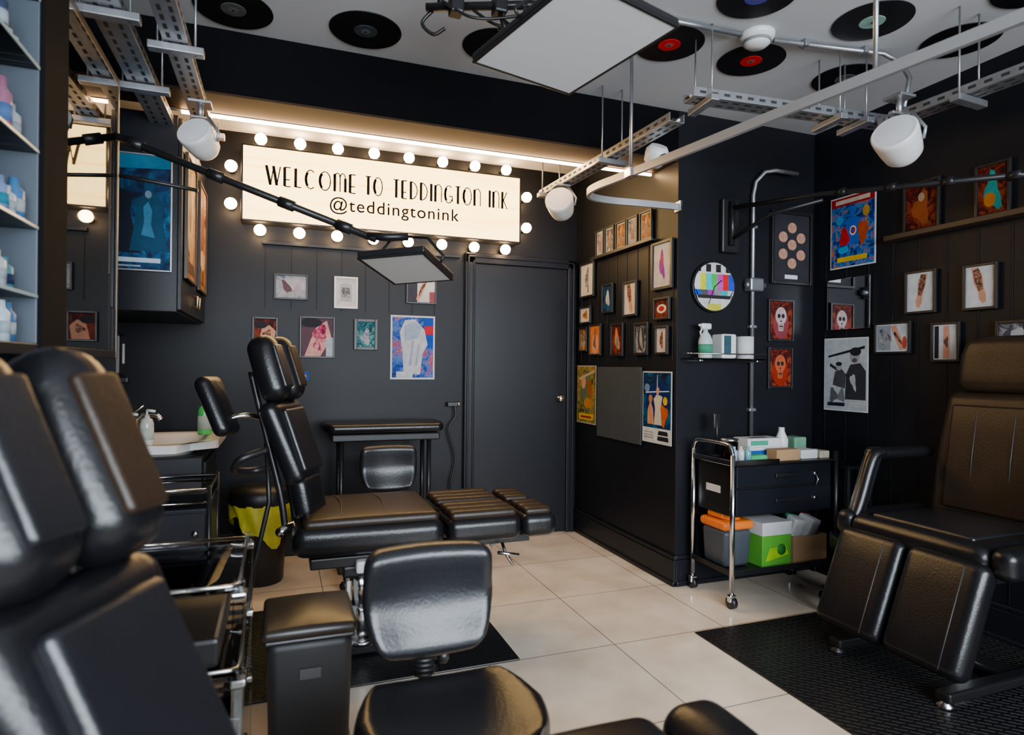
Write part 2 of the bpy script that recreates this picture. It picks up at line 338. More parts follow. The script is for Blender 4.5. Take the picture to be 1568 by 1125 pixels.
# ================================================================ BACK WALL PICTURES
def backpic(name,x0,x1,z0,z1,*a,**k): return picture(name,((x0+x1)/2,YB-.0065,(z0+z1)/2),0,x1-x0,z1-z0,*a,**k)
backpic('framed_photo',-.047,.163,1.68,1.848,P_COOL,[(rc(.3,.35,1,1),(.5,.5,.55)),(ell(.35,.5,.12,.3,14,.4,.2),(.12,.08,.1)),(ell(.72,.45,.12,.2),(.45,.4,.5))],bcol=GALD)
backpic('framed_print',.33,.485,1.636,1.85,(.72,.74,.76),[(rc(.15,.15,.85,.85),(.5,.51,.54)),(rc(.25,.3,.75,.7),P_BW)],fcol=WHT,border=.01)
backpic('framed_photo',.815,1.03,1.69,1.90,(.66,.68,.72),[(rc(0,0,.35,1),(.05,.05,.07)),([(.3,.1),(.42,.05),(.75,.85),(.62,1.0)],SK),(ell(.52,.5,.05,.3,12,-.45,.2),P_INK),(rc(.8,0,1,.4),(.3,.1,.12))])
backpic('framed_photo',-.175,-.02,1.38,1.56,P_DARKR,[([(.2,0),(.9,0),(1,.5),(.7,.75),(.35,.6)],SK),(ell(.6,.4,.2,.15,12,.3,.3),P_INK),(ell(.3,.75,.3,.15),BK)])
backpic('framed_photo',.113,.338,1.30,1.575,(.10,.06,.08),[([(.1,.0),(.6,.0),(.95,.5),(.8,.95),(.45,.75),(.3,.45)],(.70,.42,.38)),(ell(.6,.6,.22,.22,16,.3,.25),P_FLORAL),(ell(.5,.3,.12,.16,12,.3,.3),P_FLORAL),(rc(.78,0,1,.5),(.5,.55,.62)),(ell(.3,.88,.35,.12),BK)])
backpic('framed_photo',.463,.621,1.36,1.57,P_TEAL,[(ell(.5,.4,.25,.3,14,0,.3),P_COOL)],frame=.02,bcol=GALD)
backpic('poster',.71,1.023,1.16,1.606,P_STREET,[(rc(.75,.5,1,1),(.05,.10,.4)),(rc(.78,.72,1,.86),(.5,.06,.08)),([(.28,.08),(.68,.05),(.74,.4),(.86,.55),(.78,.8),(.55,.97),(.3,.95),(.18,.75),(.25,.4)],(.60,.62,.66)),([(.3,.6),(.62,.66),(.72,.85),(.5,.93),(.28,.85)],(.38,.46,.58)),([(.4,.2),(.46,.2),(.52,.6),(.48,.62)],(.35,.4,.5)),([(.55,.2),(.6,.2),(.68,.55),(.62,.55)],(.4,.45,.55)),(rc(.1,0,.5,.1),(.6,.63,.67))],frame=0,border=.012)
backpic('warning_sticker',.12,.175,1.15,1.21,(.05,.1,.3),[(ell(.5,.5,.2,.2),(.7,.3,.05))],frame=0)
# ================================================================ PARTITION WALL PICTURES
def fp(name,yf,yn,z0,z1,*a,**k): return picture(name,(XP-.0065,(yf+yn)/2,(z0+z1)/2),-90,yf-yn,z1-z0,*a,**k)
for i,(a,c) in enumerate(((4.02,3.90),(3.89,3.755),(3.737,3.60),(3.59,3.457),(3.433,3.293))):
    fp('framed_photo',a,c,2.045,2.235,(P_COOL,P_BW,P_SEPIA,P_COOL,P_SEPIA)[i],[(ell(.5,.4,.22,.35,12,.2*i,.2),(.3,.2,.18)),(ell(.5,.72,.12,.14),SK)],frame=.012,border=.008)
lg=E('picture_ledge',(XP,3.66,2.03));bx('shelf',(-.05,-.42,-.005),(-.001,.38,.008),BLK,lg);bx('lip',(-.055,-.42,-.005),(-.047,.38,.018),BLK,lg)
fp('framed_print',3.293,3.075,1.723,2.015,(.72,.68,.7),[(ell(.5,.5,.15,.35,14,.2,.3),PUR),(ell(.5,.65,.1,.15,9,0,.3),(.5,.1,.2))],frame=.018,border=.01)
fp('framed_print',4.27,4.04,1.773,2.035,(.7,.68,.66),[(ell(.5,.5,.14,.38,14,0,.3),P_BW)],frame=.016)
fp('framed_photo',3.92,3.765,1.634,1.838,P_BLUE,[(ell(.5,.5,.2,.3,14,.2,.2),(.5,.6,.7)),(ell(.5,.4,.1,.15),SK)],frame=.014)
fp('framed_photo',3.635,3.457,1.588,1.82,(.7,.68,.66),tattoo_arm(3,.3,.17),frame=.016)
fp('framed_photo',3.27,3.10,1.543,1.676,P_DARKR,[(ell(.5,.5,.35,.25),WH),(ell(.5,.5,.2,.15),RED)],frame=.014)
fp('framed_print',4.27,4.09,1.58,1.711,(.7,.66,.6),[(ell(.5,.5,.25,.3,9,0,.3),P_SEPIA)],frame=.014)
fp('framed_photo',4.27,4.14,1.374,1.554,P_SEPIA,[(ell(.5,.5,.2,.4),P_BW)],frame=.012)
fp('framed_photo',4.11,3.93,1.342,1.569,(.55,.22,.1),[(ell(.5,.35,.32,.4),SK),(ell(.5,.75,.13,.15),SKD),(ell(.45,.4,.12,.2,12,0,.3),P_INK)],frame=.012)
fp('framed_photo',3.79,3.625,1.332,1.556,P_DARKR,[(ell(.5,.5,.2,.4,14,.4,.2),(.6,.25,.15)),(ell(.5,.4,.1,.2),(.1,.3,.3))],frame=.016)
fp('framed_photo',3.49,3.325,1.336,1.54,P_BW,[(ell(.5,.5,.3,.45,14,.1),(.05,.05,.055)),(ell(.5,.5,.12,.4,14,.2,.2),(.35,.35,.35))],frame=.016)
fp('framed_print',3.25,3.115,1.336,1.507,(.68,.62,.6),[(ell(.5,.5,.16,.34,14,0,.2),P_INK)],frame=.014)
fp('movie_poster',4.315,4.01,.84,1.27,P_GRIME,[(ell(.5,.55,.3,.35,16,0,.2),(.12,.16,.10)),(ell(.35,.72,.13,.12),SK),(ell(.7,.6,.13,.18,14,.3),(.3,.12,.05)),([(.1,.75),(.95,.9),(.95,.94),(.1,.8)],(.5,.45,.3)),(rc(.1,.05,.9,.16),(.65,.5,.1)),(rc(.2,.08,.8,.12),(.3,.05,.03)),(ell(.6,.35,.2,.1),(.5,.25,.1))],frame=0,border=.008,bcol=flat((.5,.48,.45)))
fp('movie_poster',3.39,3.08,.80,1.235,P_BLUE,[(rc(0,0,1,.2),WH),(ell(.55,.55,.42,.33,20,0,.1),(.01,.03,.12)),([(.49,.25),(.57,.25),(.535,.97),(.52,.97)],(.6,.75,.95)),([(.1,.70),(.95,.735),(.95,.75),(.1,.72)],(.6,.75,.95)),([(.42,.25),(.70,.25),(.66,.5),(.72,.66),(.60,.68),(.5,.68),(.40,.62),(.46,.48)],(.72,.68,.62)),(ell(.55,.74,.06,.055),SK),([(.18,.25),(.42,.25),(.38,.48),(.28,.6),(.18,.45)],(.62,.35,.25)),(ell(.29,.62,.07,.06),(.5,.25,.15)),(ell(.78,.4,.12,.15,12,0,.3),(.55,.15,.06)),(ell(.82,.6,.08,.06),(.7,.5,.1)),(ell(.16,.78,.1,.06),(.2,.3,.5)),([(.55,.03),(.95,.03),(.93,.09),(.57,.09)],BK),([(.57,.11),(.93,.11),(.90,.17),(.60,.17)],BK),(rc(.06,.05,.4,.065),GR),(rc(.06,.09,.4,.1),GR),(rc(.06,.13,.4,.14),GR)],frame=0,border=.008)
gb=E('grey_noticeboard',(XP-.0065,3.69,1.015),-90);bx('board',(-.29,-.012,-.245),(.29,-.001,.245),mat('grey_felt',(.028,.038,.048),.8,var=.15,bump=.3),gb)
# ================================================================ COLUMN FACE
ck=E('wall_clock',(2.377,YC-.001,1.735))
lathe('body',[(.15,0),(.15,.022),(.146,.026),(.142,.02)],BLK,ck,rot=(90,0,0),seg=40)
V=[];F=[];mats=[];mi=[]
def disc_strip(x0,x1,z0,z1,col,y):
    m=flat(col)
    if m not in mats:mats.append(m)
    R=.141;nn=10;s=len(V);top=[];bot=[]
    for i in range(nn+1):
        x=x0+(x1-x0)*i/nn;lim=math.sqrt(max(0,R*R-x*x));top.append((x,y,max(-lim,min(z1,lim))));bot.append((x,y,min(lim,max(z0,-lim))))
    V.extend(top+bot)
    for i in range(nn):
        if top[i][2]-bot[i][2]>1e-5 or top[i+1][2]-bot[i+1][2]>1e-5: F.append((s+nn+1+i,s+nn+2+i,s+i+1,s+i));mi.append(mats.index(m))
disc_strip(-.141,.141,-.141,.141,(.7,.7,.7),-.0265)
cols=[(.8,.8,.8),(.7,.7,.1),(.1,.6,.7),(.1,.5,.15),(.6,.15,.5),(.6,.08,.08),(.05,.12,.6)]
for i,c in enumerate(cols): disc_strip(-.141+.0403*i,-.141+.0403*(i+1),-.02,.075,c,-.0268)
for i in range(4): disc_strip(-.13+.07*i,-.095+.07*i,.085,.13,(.02,.02,.02),-.0268)
cols=[(.05,.12,.5),(.1,.1,.1),(.35,.1,.4),(.3,.3,.3),(.1,.4,.5),(.6,.6,.6)]
for i,c in enumerate(cols): disc_strip(-.141+.047*i,-.141+.047*(i+1),-.05,-.02,c,-.0268)
disc_strip(-.141,.141,-.07,-.05,(.03,.03,.03),-.0268);disc_strip(-.05,.05,-.141,-.1,(.6,.55,.15),-.0268)
mk('dial',V,F,None,ck,mats=mats,mi=mi)
tube('hand_hour',[(0,-.029,0),(.05,-.029,.04)],.003,BLK,ck,6);tube('hand_minute',[(0,-.03,0),(-.04,-.03,-.1)],.002,BLK,ck,6)
gs=E('glass_shelf',(2.415,YC,1.31));bx('plate',(-.25,-.14,-.004),(.25,-.001,.004),ACR,gs)
for i,x in enumerate((-.2,.2)): bx('bracket_%d'%i,(x-.012,-.13,-.016),(x+.012,-.001,-.004),CHR,gs)
tube('guard_rail',[(-.25,-.005,.03),(-.25,-.135,.03),(.25,-.135,.03),(.25,-.005,.03)],.004,CHR,gs,8)
sp=E('spray_bottle',(2.28,YC-.075,1.3145))
lathe('bottle',[(.038,0),(.04,.01),(.04,.1),(.03,.13),(.014,.15),(.014,.165)],mat('bottle_frosted',(.45,.5,.52),.25),sp)
lathe('label',[(.0405,.03),(.0405,.08)],flat((.1,.3,.2)),sp)
bx('trigger_head',(-.03,-.014,.165),(.035,.014,.2),WHT,sp,r=.008);tube('trigger',[(-.02,0,.17),(-.035,0,.15),(-.03,0,.13)],.005,WHT,sp,8);tube('nozzle',[(-.03,0,.188),(-.045,0,.188)],.007,WHT,sp,8)
tb=E('tissue_dispenser',(2.46,YC-.075,1.3145));bx('box',(-.1,-.05,0),(-.0,.05,.14),WHT,tb,r=.01);bx('dark_label',(-.09,-.052,.02),(-.04,-.05,.13),flat((.05,.1,.12)),tb)
tb=E('paper_roll',(2.56,YC-.075,1.3145));lathe('roll',[(.018,0),(.05,0),(.05,.13),(.018,.13)],PAPER,tb)
def cp(name,x0,x1,z0,z1,*a,**k): return picture(name,((x0+x1)/2,YC-.001,(z0+z1)/2),0,x1-x0,z1-z0,*a,**k)
pl=cp('framed_plaques',2.80,3.12,1.78,2.23,(.03,.03,.035),[],frame=.018,d=.03)
PK=mat('plaque_skin',(.38,.19,.13),.5,var=.6,vs=60)
for i,(x,z) in enumerate(((.0,.0),(-.07,.045),(.07,.045),(-.07,-.06),(.07,-.06),(-.0,.105),(0,-.115))):
    lathe('plaque_%d'%i,[(.034,0),(.034,.008),(.03,.012)],PK,pl,(x,-.014,z+.02),(90,0,0),seg=20)
bx('caption',(-.05,-.016,-.19),(.05,-.0145,-.165),PAPER,pl,r=.0003)
cp('framed_photo',2.79,2.99,1.427,1.685,P_DARKR,skull((.5,.4,.38),(.22,.06,.07)),frame=.013)
cp('framed_photo',2.79,2.985,1.137,1.39,P_DARKR,skull((.42,.13,.08),(.26,.04,.03)),frame=.013)
cd=E('wall_conduit',(0,YC-.02,0))
tube('pipe',[(2.66,0,.78),(2.66,0,2.3),(2.67,-.01,2.38),(2.72,-.03,2.44),(2.78,-.05,2.45),(2.95,-.05,2.45)],.0125,GAL,cd,sm=False)
bx('junction_box',(2.61,-.045,1.72),(2.71,.018,1.8),GAL,cd,r=.01);tube('box_boss',[(2.6,-.01,1.76),(2.74,-.01,1.76)],.018,GAL,cd)
for i,z in enumerate((1.0,1.5,2.1)):bx('clip_%d'%i,(2.635,-.016,z),(2.685,.018,z+.02),GAL,cd,r=.005)
mm=E('wall_mounted_boom_arm',(2.5,YC,2.1));bx('plate',(-.075,-.035,-.16),(.05,-.001,.16),BLK,mm,r=.01)
tube('pivot',[(-.02,-.05,-.12),(-.02,-.05,.14)],.018,BLKM,mm)
tube('arm_a',[(-.02,-.06,-.08),(.08,-.25,.03),(.2,-.5,.06)],.012,BLKM,mm);tube('arm_b',[(-.02,-.06,.1),(.2,-.5,.09),(.35,-1.5,-.06)],.013,BLKM,mm)
for i,t in enumerate((.1,.35,.6,.85)):
    p=Vector((.2,-.5,.09)).lerp(Vector((.35,-1.5,-.06)),t);tube('collar_%d'%i,[p+Vector((0,.02,0)),p-Vector((0,.03,0))],.02,BLKM,mm)
tube('arm_c',[(.35,-1.5,-.06),(.5,-1.75,-.09)],.012,BLKM,mm)
# ================================================================ RIGHT WALL
def rp(name,yf,yn,z0,z1,*a,**k): return picture(name,(XR-.0065,(yf+yn)/2,(z0+z1)/2),-90,yf-yn,z1-z0,*a,**k)
rp('movie_poster',2.91,2.60,1.862,2.29,P_COMIC,[(rc(0,.88,1,1),(.35,.03,.03)),(rc(.1,.91,.9,.97),(.7,.6,.5)),([(.36,.3),(.66,.3),(.62,.5),(.7,.66),(.56,.7),(.46,.7),(.32,.64),(.42,.48)],(.04,.14,.5)),(ell(.51,.76,.06,.06),(.05,.15,.5)),(ell(.32,.42,.11,.13,14,0,.2),RED),(ell(.74,.46,.11,.16,14,0,.2),(.45,.1,.05)),(ell(.52,.5,.08,.07),WH),(ell(.52,.5,.055,.048),RED),(ell(.52,.5,.03,.025),(.05,.1,.5)),(ell(.2,.68,.09,.07),(.1,.3,.6)),(ell(.82,.74,.08,.08),(.5,.3,.1)),(rc(.15,.07,.85,.14),YL),(ell(.3,.24,.13,.05),(.1,.4,.7))],frame=0,border=.008)
mr=E('wall_mirror',(XR-.0065,2.78,1.648),-90);bx('glass',(-.148,-.01,-.152),(.148,-.002,.152),MIR,mr,r=.002);bx('backing',(-.15,-.006,-.155),(.15,-.001,.155),BLK,mr)
rp('movie_poster',2.948,2.64,1.01,1.446,(.55,.58,.60),[([(.08,.74),(.95,.86),(.95,.90),(.08,.77)],BK),([(.50,.15),(.98,.15),(.98,.55),(.85,.66),(.62,.64),(.52,.5)],(.04,.04,.045)),(ell(.72,.76,.12,.1),(.35,.35,.36)),(ell(.74,.82,.13,.06),BK),(ell(.72,.70,.06,.03),(.1,.1,.1)),([(.12,.62),(.6,.44),(.62,.47),(.14,.66)],(.03,.03,.03)),([(.2,.35),(.5,.3),(.52,.5),(.42,.58),(.26,.54)],(.07,.07,.08)),(ell(.35,.61,.07,.055),(.4,.4,.4)),(ell(.35,.65,.075,.03),BK),(ell(.22,.2,.09,.1,12,0,.3),(.12,.12,.13)),(ell(.42,.2,.08,.09,12,0,.3),(.2,.2,.21)),(rc(.08,.05,.5,.10),BK),(rc(.6,.05,.92,.065),(.7,.7,.7)),(rc(.6,.085,.92,.1),(.7,.7,.7)),(ell(.7,.4,.06,.12,12,.4,.3),(.5,.5,.52))],frame=0,border=.008)
rp('framed_photo',2.416,2.245,1.555,1.78,(.72,.74,.76),tattoo_arm(1,-.25,.15),frame=.012,border=.008)
rp('framed_photo',2.112,1.953,1.55,1.77,(.74,.74,.76),tattoo_arm(2,.35,.16),frame=.012,border=.006)
rp('framed_photo',2.598,2.38,1.346,1.52,(.6,.62,.66),[(rc(0,0,.45,1),(.3,.32,.36)),(ell(.25,.5,.2,.35,12,.2,.2),P_BW),([(.45,.95),(.62,1),(.92,.1),(.75,0)],SK),(ell(.68,.5,.05,.3,12,.5,.2),P_INK),(ell(.9,.3,.07,.25),(.5,.12,.1))],frame=.012,border=.006)
rp('framed_photo',2.27,2.124,1.30,1.50,(.65,.66,.7),[(rc(0,0,.2,1),BK),([(.4,0),(.68,0),(.72,.6),(.66,1),(.42,1),(.4,.5)],SK),(ell(.55,.5,.1,.16,12,0,.3),(.12,.07,.07))],frame=.012,border=.006)
rp('framed_photo',1.96,1.80,1.33,1.49,P_BW,[(ell(.4,.5,.3,.3),(.08,.08,.1)),(ell(.6,.6,.2,.25,12,0,.2),(.5,.5,.52))],frame=.014)
rp('framed_photo',2.43,2.23,1.985,2.25,P_DARKR,[(ell(.5,.45,.25,.35,14,0,.3),(.3,.1,.05)),(ell(.5,.7,.1,.1),(.5,.35,.25))],frame=.014)
rp('framed_photo',2.06,1.90,1.985,2.24,P_DARKR,[(ell(.5,.45,.25,.4,14,.3,.3),(.05,.28,.25)),(ell(.4,.3,.2,.15),(.5,.2,.05)),(ell(.5,.75,.1,.1),(.1,.35,.35))],frame=.014)
lg=E('picture_ledge',(XR,2.1,1.97));bx('shelf',(-.07,-.75,-.012),(-.001,.4,.008),WOODD,lg);bx('lip',(-.078,-.75,-.012),(-.07,.4,.016),WOODD,lg)
# ================================================================ CEILING: records etc
def record(x,y,lab):
    e=E('vinyl_record',(x,y,H-.001))
    lathe('disc',[(.155,-.004),(.157,-.002),(.155,0)],VIN,e,seg=48)
    lathe('label',[(.049,-.0065),(.051,-.0038)],flat(lab),e,seg=30);lathe('label_ring',[(.02,-.0068),(.0202,-.006)],flat(tuple(c*.5+.1 for c in lab)),e,seg=20);lathe('spindle_hole',[(.005,-.0085),(.005,-.004)],BLK,e,seg=10)
for x,y,c in((.339,2.83,(.05,.06,.07)),(.922,2.745,(.1,.1,.1)),(1.655,2.44,(.6,.03,.03)),(2.106,2.425,(.6,.02,.02)),(2.345,1.967,(.3,.45,.4)),(2.849,1.941,(.03,.06,.5)),(2.68,2.40,(.1,.1,.1)),(1.767,2.00,(.1,.1,.3)),(-.2,2.86,(.1,.1,.1)),(2.72,1.55,(.05,.1,.3)),(.3,1.5,(.1,.1,.1)),(2.2,1.4,(.3,.05,.05)),(1.6,1.0,(.1,.3,.1))): record(x,y,c)
sd=E('smoke_detector',(1.965,2.225,H-.001));lathe('base',[(.0,-.06),(.04,-.058),(.055,-.045),(.058,-.03),(.07,-.025),(.075,-.012),(.075,0)],WHT,sd)
lathe('vent_ring',[(.0595,-.044),(.0595,-.032)],flat((.3,.3,.3)),sd)
pp=E('ceiling_conduit',(0,0,H-.02))
tube('run_a',[(1.38,2.25,0),(1.88,2.225,0)],.011,GAL,pp);tube('run_b',[(2.05,2.215,0),(2.6,2.12,0),(2.66,2.08,-.05),(2.64,2.02,-.15),(2.58,2.0,-.3)],.011,GAL,pp)
for i,(x,y) in enumerate(((2.2,2.19),(2.5,2.138),(1.5,2.245))): bx('clip_%d'%i,(x-.012,y-.02,-.013),(x+.012,y+.02,.018),GAL,pp)
def tray(name,p0,p1,w=.075,h=.035,rods=()):
    p0=Vector(p0);p1=Vector(p1);d=p1-p0;Ln=d.length;e=E(name,p0,math.degrees(math.atan2(d.y,d.x)))
    bx('bottom',(0,-w/2,0),(Ln,w/2,.003),GAL,e,r=.0008);bx('side_a',(0,-w/2,.003),(Ln,-w/2+.003,h),GAL,e,r=.0008);bx('side_b',(0,w/2-.003,.003),(Ln,w/2,h),GAL,e,r=.0008)
    V=[];F=[];x=.03
    while x<Ln-.05:
        for yy in(-w*.22,w*.22):
            s=len(V);V+=[(x,yy-.006,-.0006),(x,yy+.006,-.0006),(x+.035,yy+.006,-.0006),(x+.035,yy-.006,-.0006)];F.append((s,s+1,s+2,s+3))
        for yy in(-w/2-.0006,w/2+.0006):
            s=len(V);V+=[(x,yy,h*.35),(x,yy,h*.65),(x+.03,yy,h*.65),(x+.03,yy,h*.35)];F.append((s,s+1,s+2,s+3))
        x+=.06
    mk('slots',V,F,GALD,e)
    for i,t in enumerate(rods):
        x=Ln*t;tube('hanger_rod_%d'%i,[(x,-w/2-.02,-.03),(x,-w/2-.02,H-p0.z-.001)],.004,GAL,e,8)
        tube('hanger_rod_b%d'%i,[(x,w/2+.02,-.03),(x,w/2+.02,H-p0.z-.001)],.004,GAL,e,8)
        bx('strut_%d'%i,(x-.02,-w/2-.05,-.03),(x+.02,w/2+.05,-.003),GAL,e)
    for i,yy in enumerate((-.012,.006,.02)): tube('cable_%d'%i,[(0,yy,.012),(Ln*.5,yy+.004,.014),(Ln,yy,.012)],.006,BLK if i else WHT,e,8)
    return e
tray('cable_tray',(-.54,.9,2.39),(-.54,3.52,2.39),.10,.04,(.2,.55,.77))
tray('cable_tray',(-.36,.9,2.39),(-.36,3.5,2.39),.08,.04,(.28,.62,.96))
tray('cable_tray',(1.66,2.38,2.36),(1.60,3.75,2.36),.08,.04,(.4,.93))
tray('cable_tray',(1.66,2.30,2.43),(2.9,2.2,2.43),.09,.04,(.06,.6,.72))
tray('cable_tray',(2.62,2.13,2.38),(2.72,.6,2.38),.09,.04,(.24,.75))
def spot(loc,r,yaw,tilt,ztop):
    e=E('ceiling_spotlight',loc);c_=(90+tilt,0,yaw)
    lathe('head',[(r*.35,-r*1.05),(r*.62,-r*1.0),(r*.82,-r*.75),(r*.92,-r*.2),(r,r*.5),(r,r*.72),(r*.93,r*.8)],WHT,e,rot=c_,seg=32)
    lathe('lens',[(r*.86,r*.79),(r*.8,r*.80),(0,r*.81)],DIFF,e,rot=c_,seg=28)
    M=Euler([math.radians(a) for a in c_]).to_matrix()
    for s in(-1,1): tube('yoke_%d'%(s+1),[M@Vector((s*r*1.0,0,-r*.1)),M@Vector((s*r*1.08,0,-r*.1))+Vector((0,0,r*.5)),Vector((s*r*.5*math.cos(math.radians(yaw)),s*r*.5*math.sin(math.radians(yaw)),r*1.35))],.007,GAL,e,8)
    bx('yoke_top',(-r*.55,-.012,r*1.3),(r*.55,.012,r*1.42),GAL,e)
    tube('stem',[(0,0,r*1.3),(0,0,ztop-loc[2])],.012,GAL,e);bx('mount_plate',(-.045,-.045,ztop-loc[2]-.012),(.045,.045,ztop-loc[2]),GAL,e)
spot((-.33,2.95,2.20),.072,-25,-25,2.36)
spot((1.58,3.45,2.235),.085,-35,-20,2.355)
spot((2.50,1.96,2.24),.092,-70,-28,2.44)
sc=E('security_camera',(1.735,2.66,2.31));sc.scale=(1.15,1.15,1.15);lathe('dome',[(0,-.055),(.028,-.05),(.045,-.03),(.05,0),(.05,.02),(.035,.04)],WHT,sc,rot=(35,0,0));lathe('eye',[(0,-.064),(.022,-.058),(.028,-.045)],BLK,sc,rot=(-48,-18,0));tube('arm',[(0,0,.02),(0,.02,.045)],.012,WHT,sc)
cr_=E('ceiling_curtain_rail',(0,0,2.18))
RP=[(1.86,.75,0),(1.81,1.06,0),(1.69,1.75,0),(1.60,2.3,0),(1.54,2.65,0),(1.505,2.85,0),(1.52,2.97,0),(1.59,3.04,0),(1.72,3.06,0),(1.9,3.045,0),(2.135,3.03,0)]
tube('track',RP,.009,mat('rail_aluminium',(.46,.46,.47),.35,metal=.6),cr_,seg=4,sm=True,flatz=.018)
bx('end_bracket',(2.12,3.0,-.03),(2.1385,3.06,.03),CHR,cr_)
for i,(x,y) in enumerate(((1.555,2.6),(1.745,1.45))): tube('drop_rod_%d'%i,[(x,y,.0),(x,y,H-2.181)],.008,GAL,cr_,8)
bx('joint',(1.535,2.57,-.02),(1.575,2.63,.025),CHR,cr_)
def panel(name,c,sx,sy,rot,m=DIFF):
    e=E(name,c);e.rotation_euler=[math.radians(a) for a in rot]
    bx('body',(-sx/2,-sy/2,0),(sx/2,sy/2,.025),BLK,e,r=.006);bx('diffuser',(-sx/2+.010,-sy/2+.010,-.006),(sx/2-.010,sy/2-.010,-.001),m,e,r=.002)
    for i,(a,b_) in enumerate((((-sx/2,-sy/2),(-sx/2+.010,sy/2)),((sx/2-.010,-sy/2),(sx/2,sy/2)),((-sx/2,-sy/2),(sx/2,-sy/2+.010)),((-sx/2,sy/2-.010),(sx/2,sy/2)))): bx('rim_%d'%i,(a[0],a[1],-.008),(b_[0],b_[1],.0),BLK,e,r=.002)
    bx('heat_sink',(-sx*.25,-sy*.25,.025),(sx*.25,sy*.25,.05),BLKM,e)
    for i,s in enumerate((-1,1)): tube('yoke_%d'%i,[(s*(sx/2+.004),0,.015),(s*(sx/2+.015),0,.04),(s*sx*.3,0,.12),(0,0,.13)],.006,BLKM,e,8)
    return e
e=panel('studio_light_panel',(.885,1.85,2.31),.45,.51,(-5,-2,18))
tube('drop_arm',[(0,0,.13),(.02,-.05,.25),(-.05,-.02,.40)],.014,BLKM,e)
for i in range(5):
    a=i*1.3;tube('cable_%d'%i,[(0,0,.13),(.12*math.cos(a),.12*math.sin(a),.2),(.2*math.cos(a+.6),.16*math.sin(a+.6),.15),(.05*math.cos(a),.2*math.sin(a),.3),(-.05,0,.38)],.005,BLK,e,6,sm=True)
rg=E('ceiling_lighting_rig',(.75,2.2,2.60))
tube('cross_bar',[(-.25,.12,0),(.3,-.12,0)],.016,BLKM,rg);tube('drop_left',[(-.2,.1,0),(-.2,.1,.139)],.012,BLKM,rg);tube('drop_right',[(.25,-.1,0),(.25,-.1,.139)],.012,BLKM,rg)
for i,x in enumerate((-.15,.0,.18)): bx('clamp_%d'%i,(x-.025,-.4*x-.03,-.04),(x+.025,-.4*x+.03,.03),BLK,rg,r=.008)
tube('hook',[(-.22,.12,0),(-.26,.14,-.05),(-.22,.13,-.09),(-.18,.11,-.07)],.007,BLKM,rg,sm=True);tube('clamp_screw',[(.0,0,-.03),(.02,-.02,-.11)],.009,BLKM,rg);tube('wing_nut',[(-.01,-.02,-.10),(.05,-.02,-.105)],.008,BLKM,rg)
for i in range(3): tube('cable_%d'%i,[(-.2+.1*i,.06,0),(-.1+.1*i,.0,-.07-.01*i),(.05+.05*i,-.03,-.05),(.2,-.08,.0)],.006,BLK,rg,6,sm=True)
e=panel('studio_light_panel',(.46,2.42,1.63),.26,.35,(-8,-3,-32))
bm=E('studio_boom_arm',(-.62,2.85,2.15))
tube('boom',[(-.2,0,.06),(.98-.02,-.4,-.41)],.014,BLKM,bm);tube('boom_inner',[(-.1,.02,-.14),(.3,-.05,-.2)],.008,BLKM,bm)
for i,t in enumerate((.25,.5,.72,.9)):
    p=Vector((-.2,0,.06)).lerp(Vector((.96,-.4,-.41)),t);dd=Vector((1.16,-.4,-.47)).normalized()*.03;tube('collar_%d'%i,[p-dd,p+dd],.021,BLKM,bm)
tube('head_joint',[(.93,-.39,-.395),(1.0,-.41,-.40),(1.08,-.43,-.395)],.016,BLKM,bm);bx('wall_clamp',(-.325,-.06,.0),(-.2,.06,.12),BLKM,bm)
# ================================================================ LEFT: wall cabinet
wc=E('wall_cabinet',(0,0,0))
bx('carcass',(XL+.001,3.36,1.5),(-.47,YB-.001,2.44),CAB,wc);bx('door_a',(-.47,3.365,1.51),(-.452,3.85,2.43),CAB,wc);bx('door_b',(-.47,3.86,1.51),(-.452,YB-.005,2.43),CAB,wc)
for i,y in enumerate((3.8,3.9)): tube('pull_%d'%i,[(-.452,y,1.56),(-.43,y,1.56),(-.43,y,1.62),(-.452,y,1.62)],.005,mat('brass',(.6,.4,.2),.3,metal=1),wc,8)
picture('movie_poster',(-.70,3.358,1.96),0,.42,.55,P_BLUE,[([(0,.85),(1,.9),(1,1),(0,1)],(.06,.20,.32))]+cape(.36,.14,.72,1.5,(.008,.012,.022))+cape(.78,.16,.62,.9,(.02,.06,.11))+[(ell(.36,.62,.09,.04),(.03,.05,.09)),(ell(.36,.46,.12,.02),(.25,.2,.05)),([(.70,.3),(.73,.42),(.72,.55),(.77,.6),(.81,.52),(.80,.4),(.84,.28)],(.08,.2,.32)),(ell(.77,.66,.035,.035),(.2,.28,.36)),(rc(.12,.06,.9,.10),(.6,.7,.8)),(rc(.3,.02,.7,.035),(.3,.35,.4))],frame=.008,fcol=GAL)
picture('framed_print',(-.45,3.6,1.98),90,.36,.62,P_SEPIA,[(ell(.5,.5,.3,.4,16,0,.2),(.5,.33,.22)),(ell(.4,.6,.15,.2),(.15,.07,.05)),(rc(.1,.05,.9,.15),(.1,.05,.04))],frame=.012,fcol=WOODD)
picture('framed_print',(-.45,4.1,1.98),90,.34,.62,P_SEPIA,[(ell(.5,.55,.25,.35,16,0,.2),(.2,.1,.08)),(ell(.5,.3,.3,.1),(.6,.45,.35))],frame=.012,fcol=WOODD)
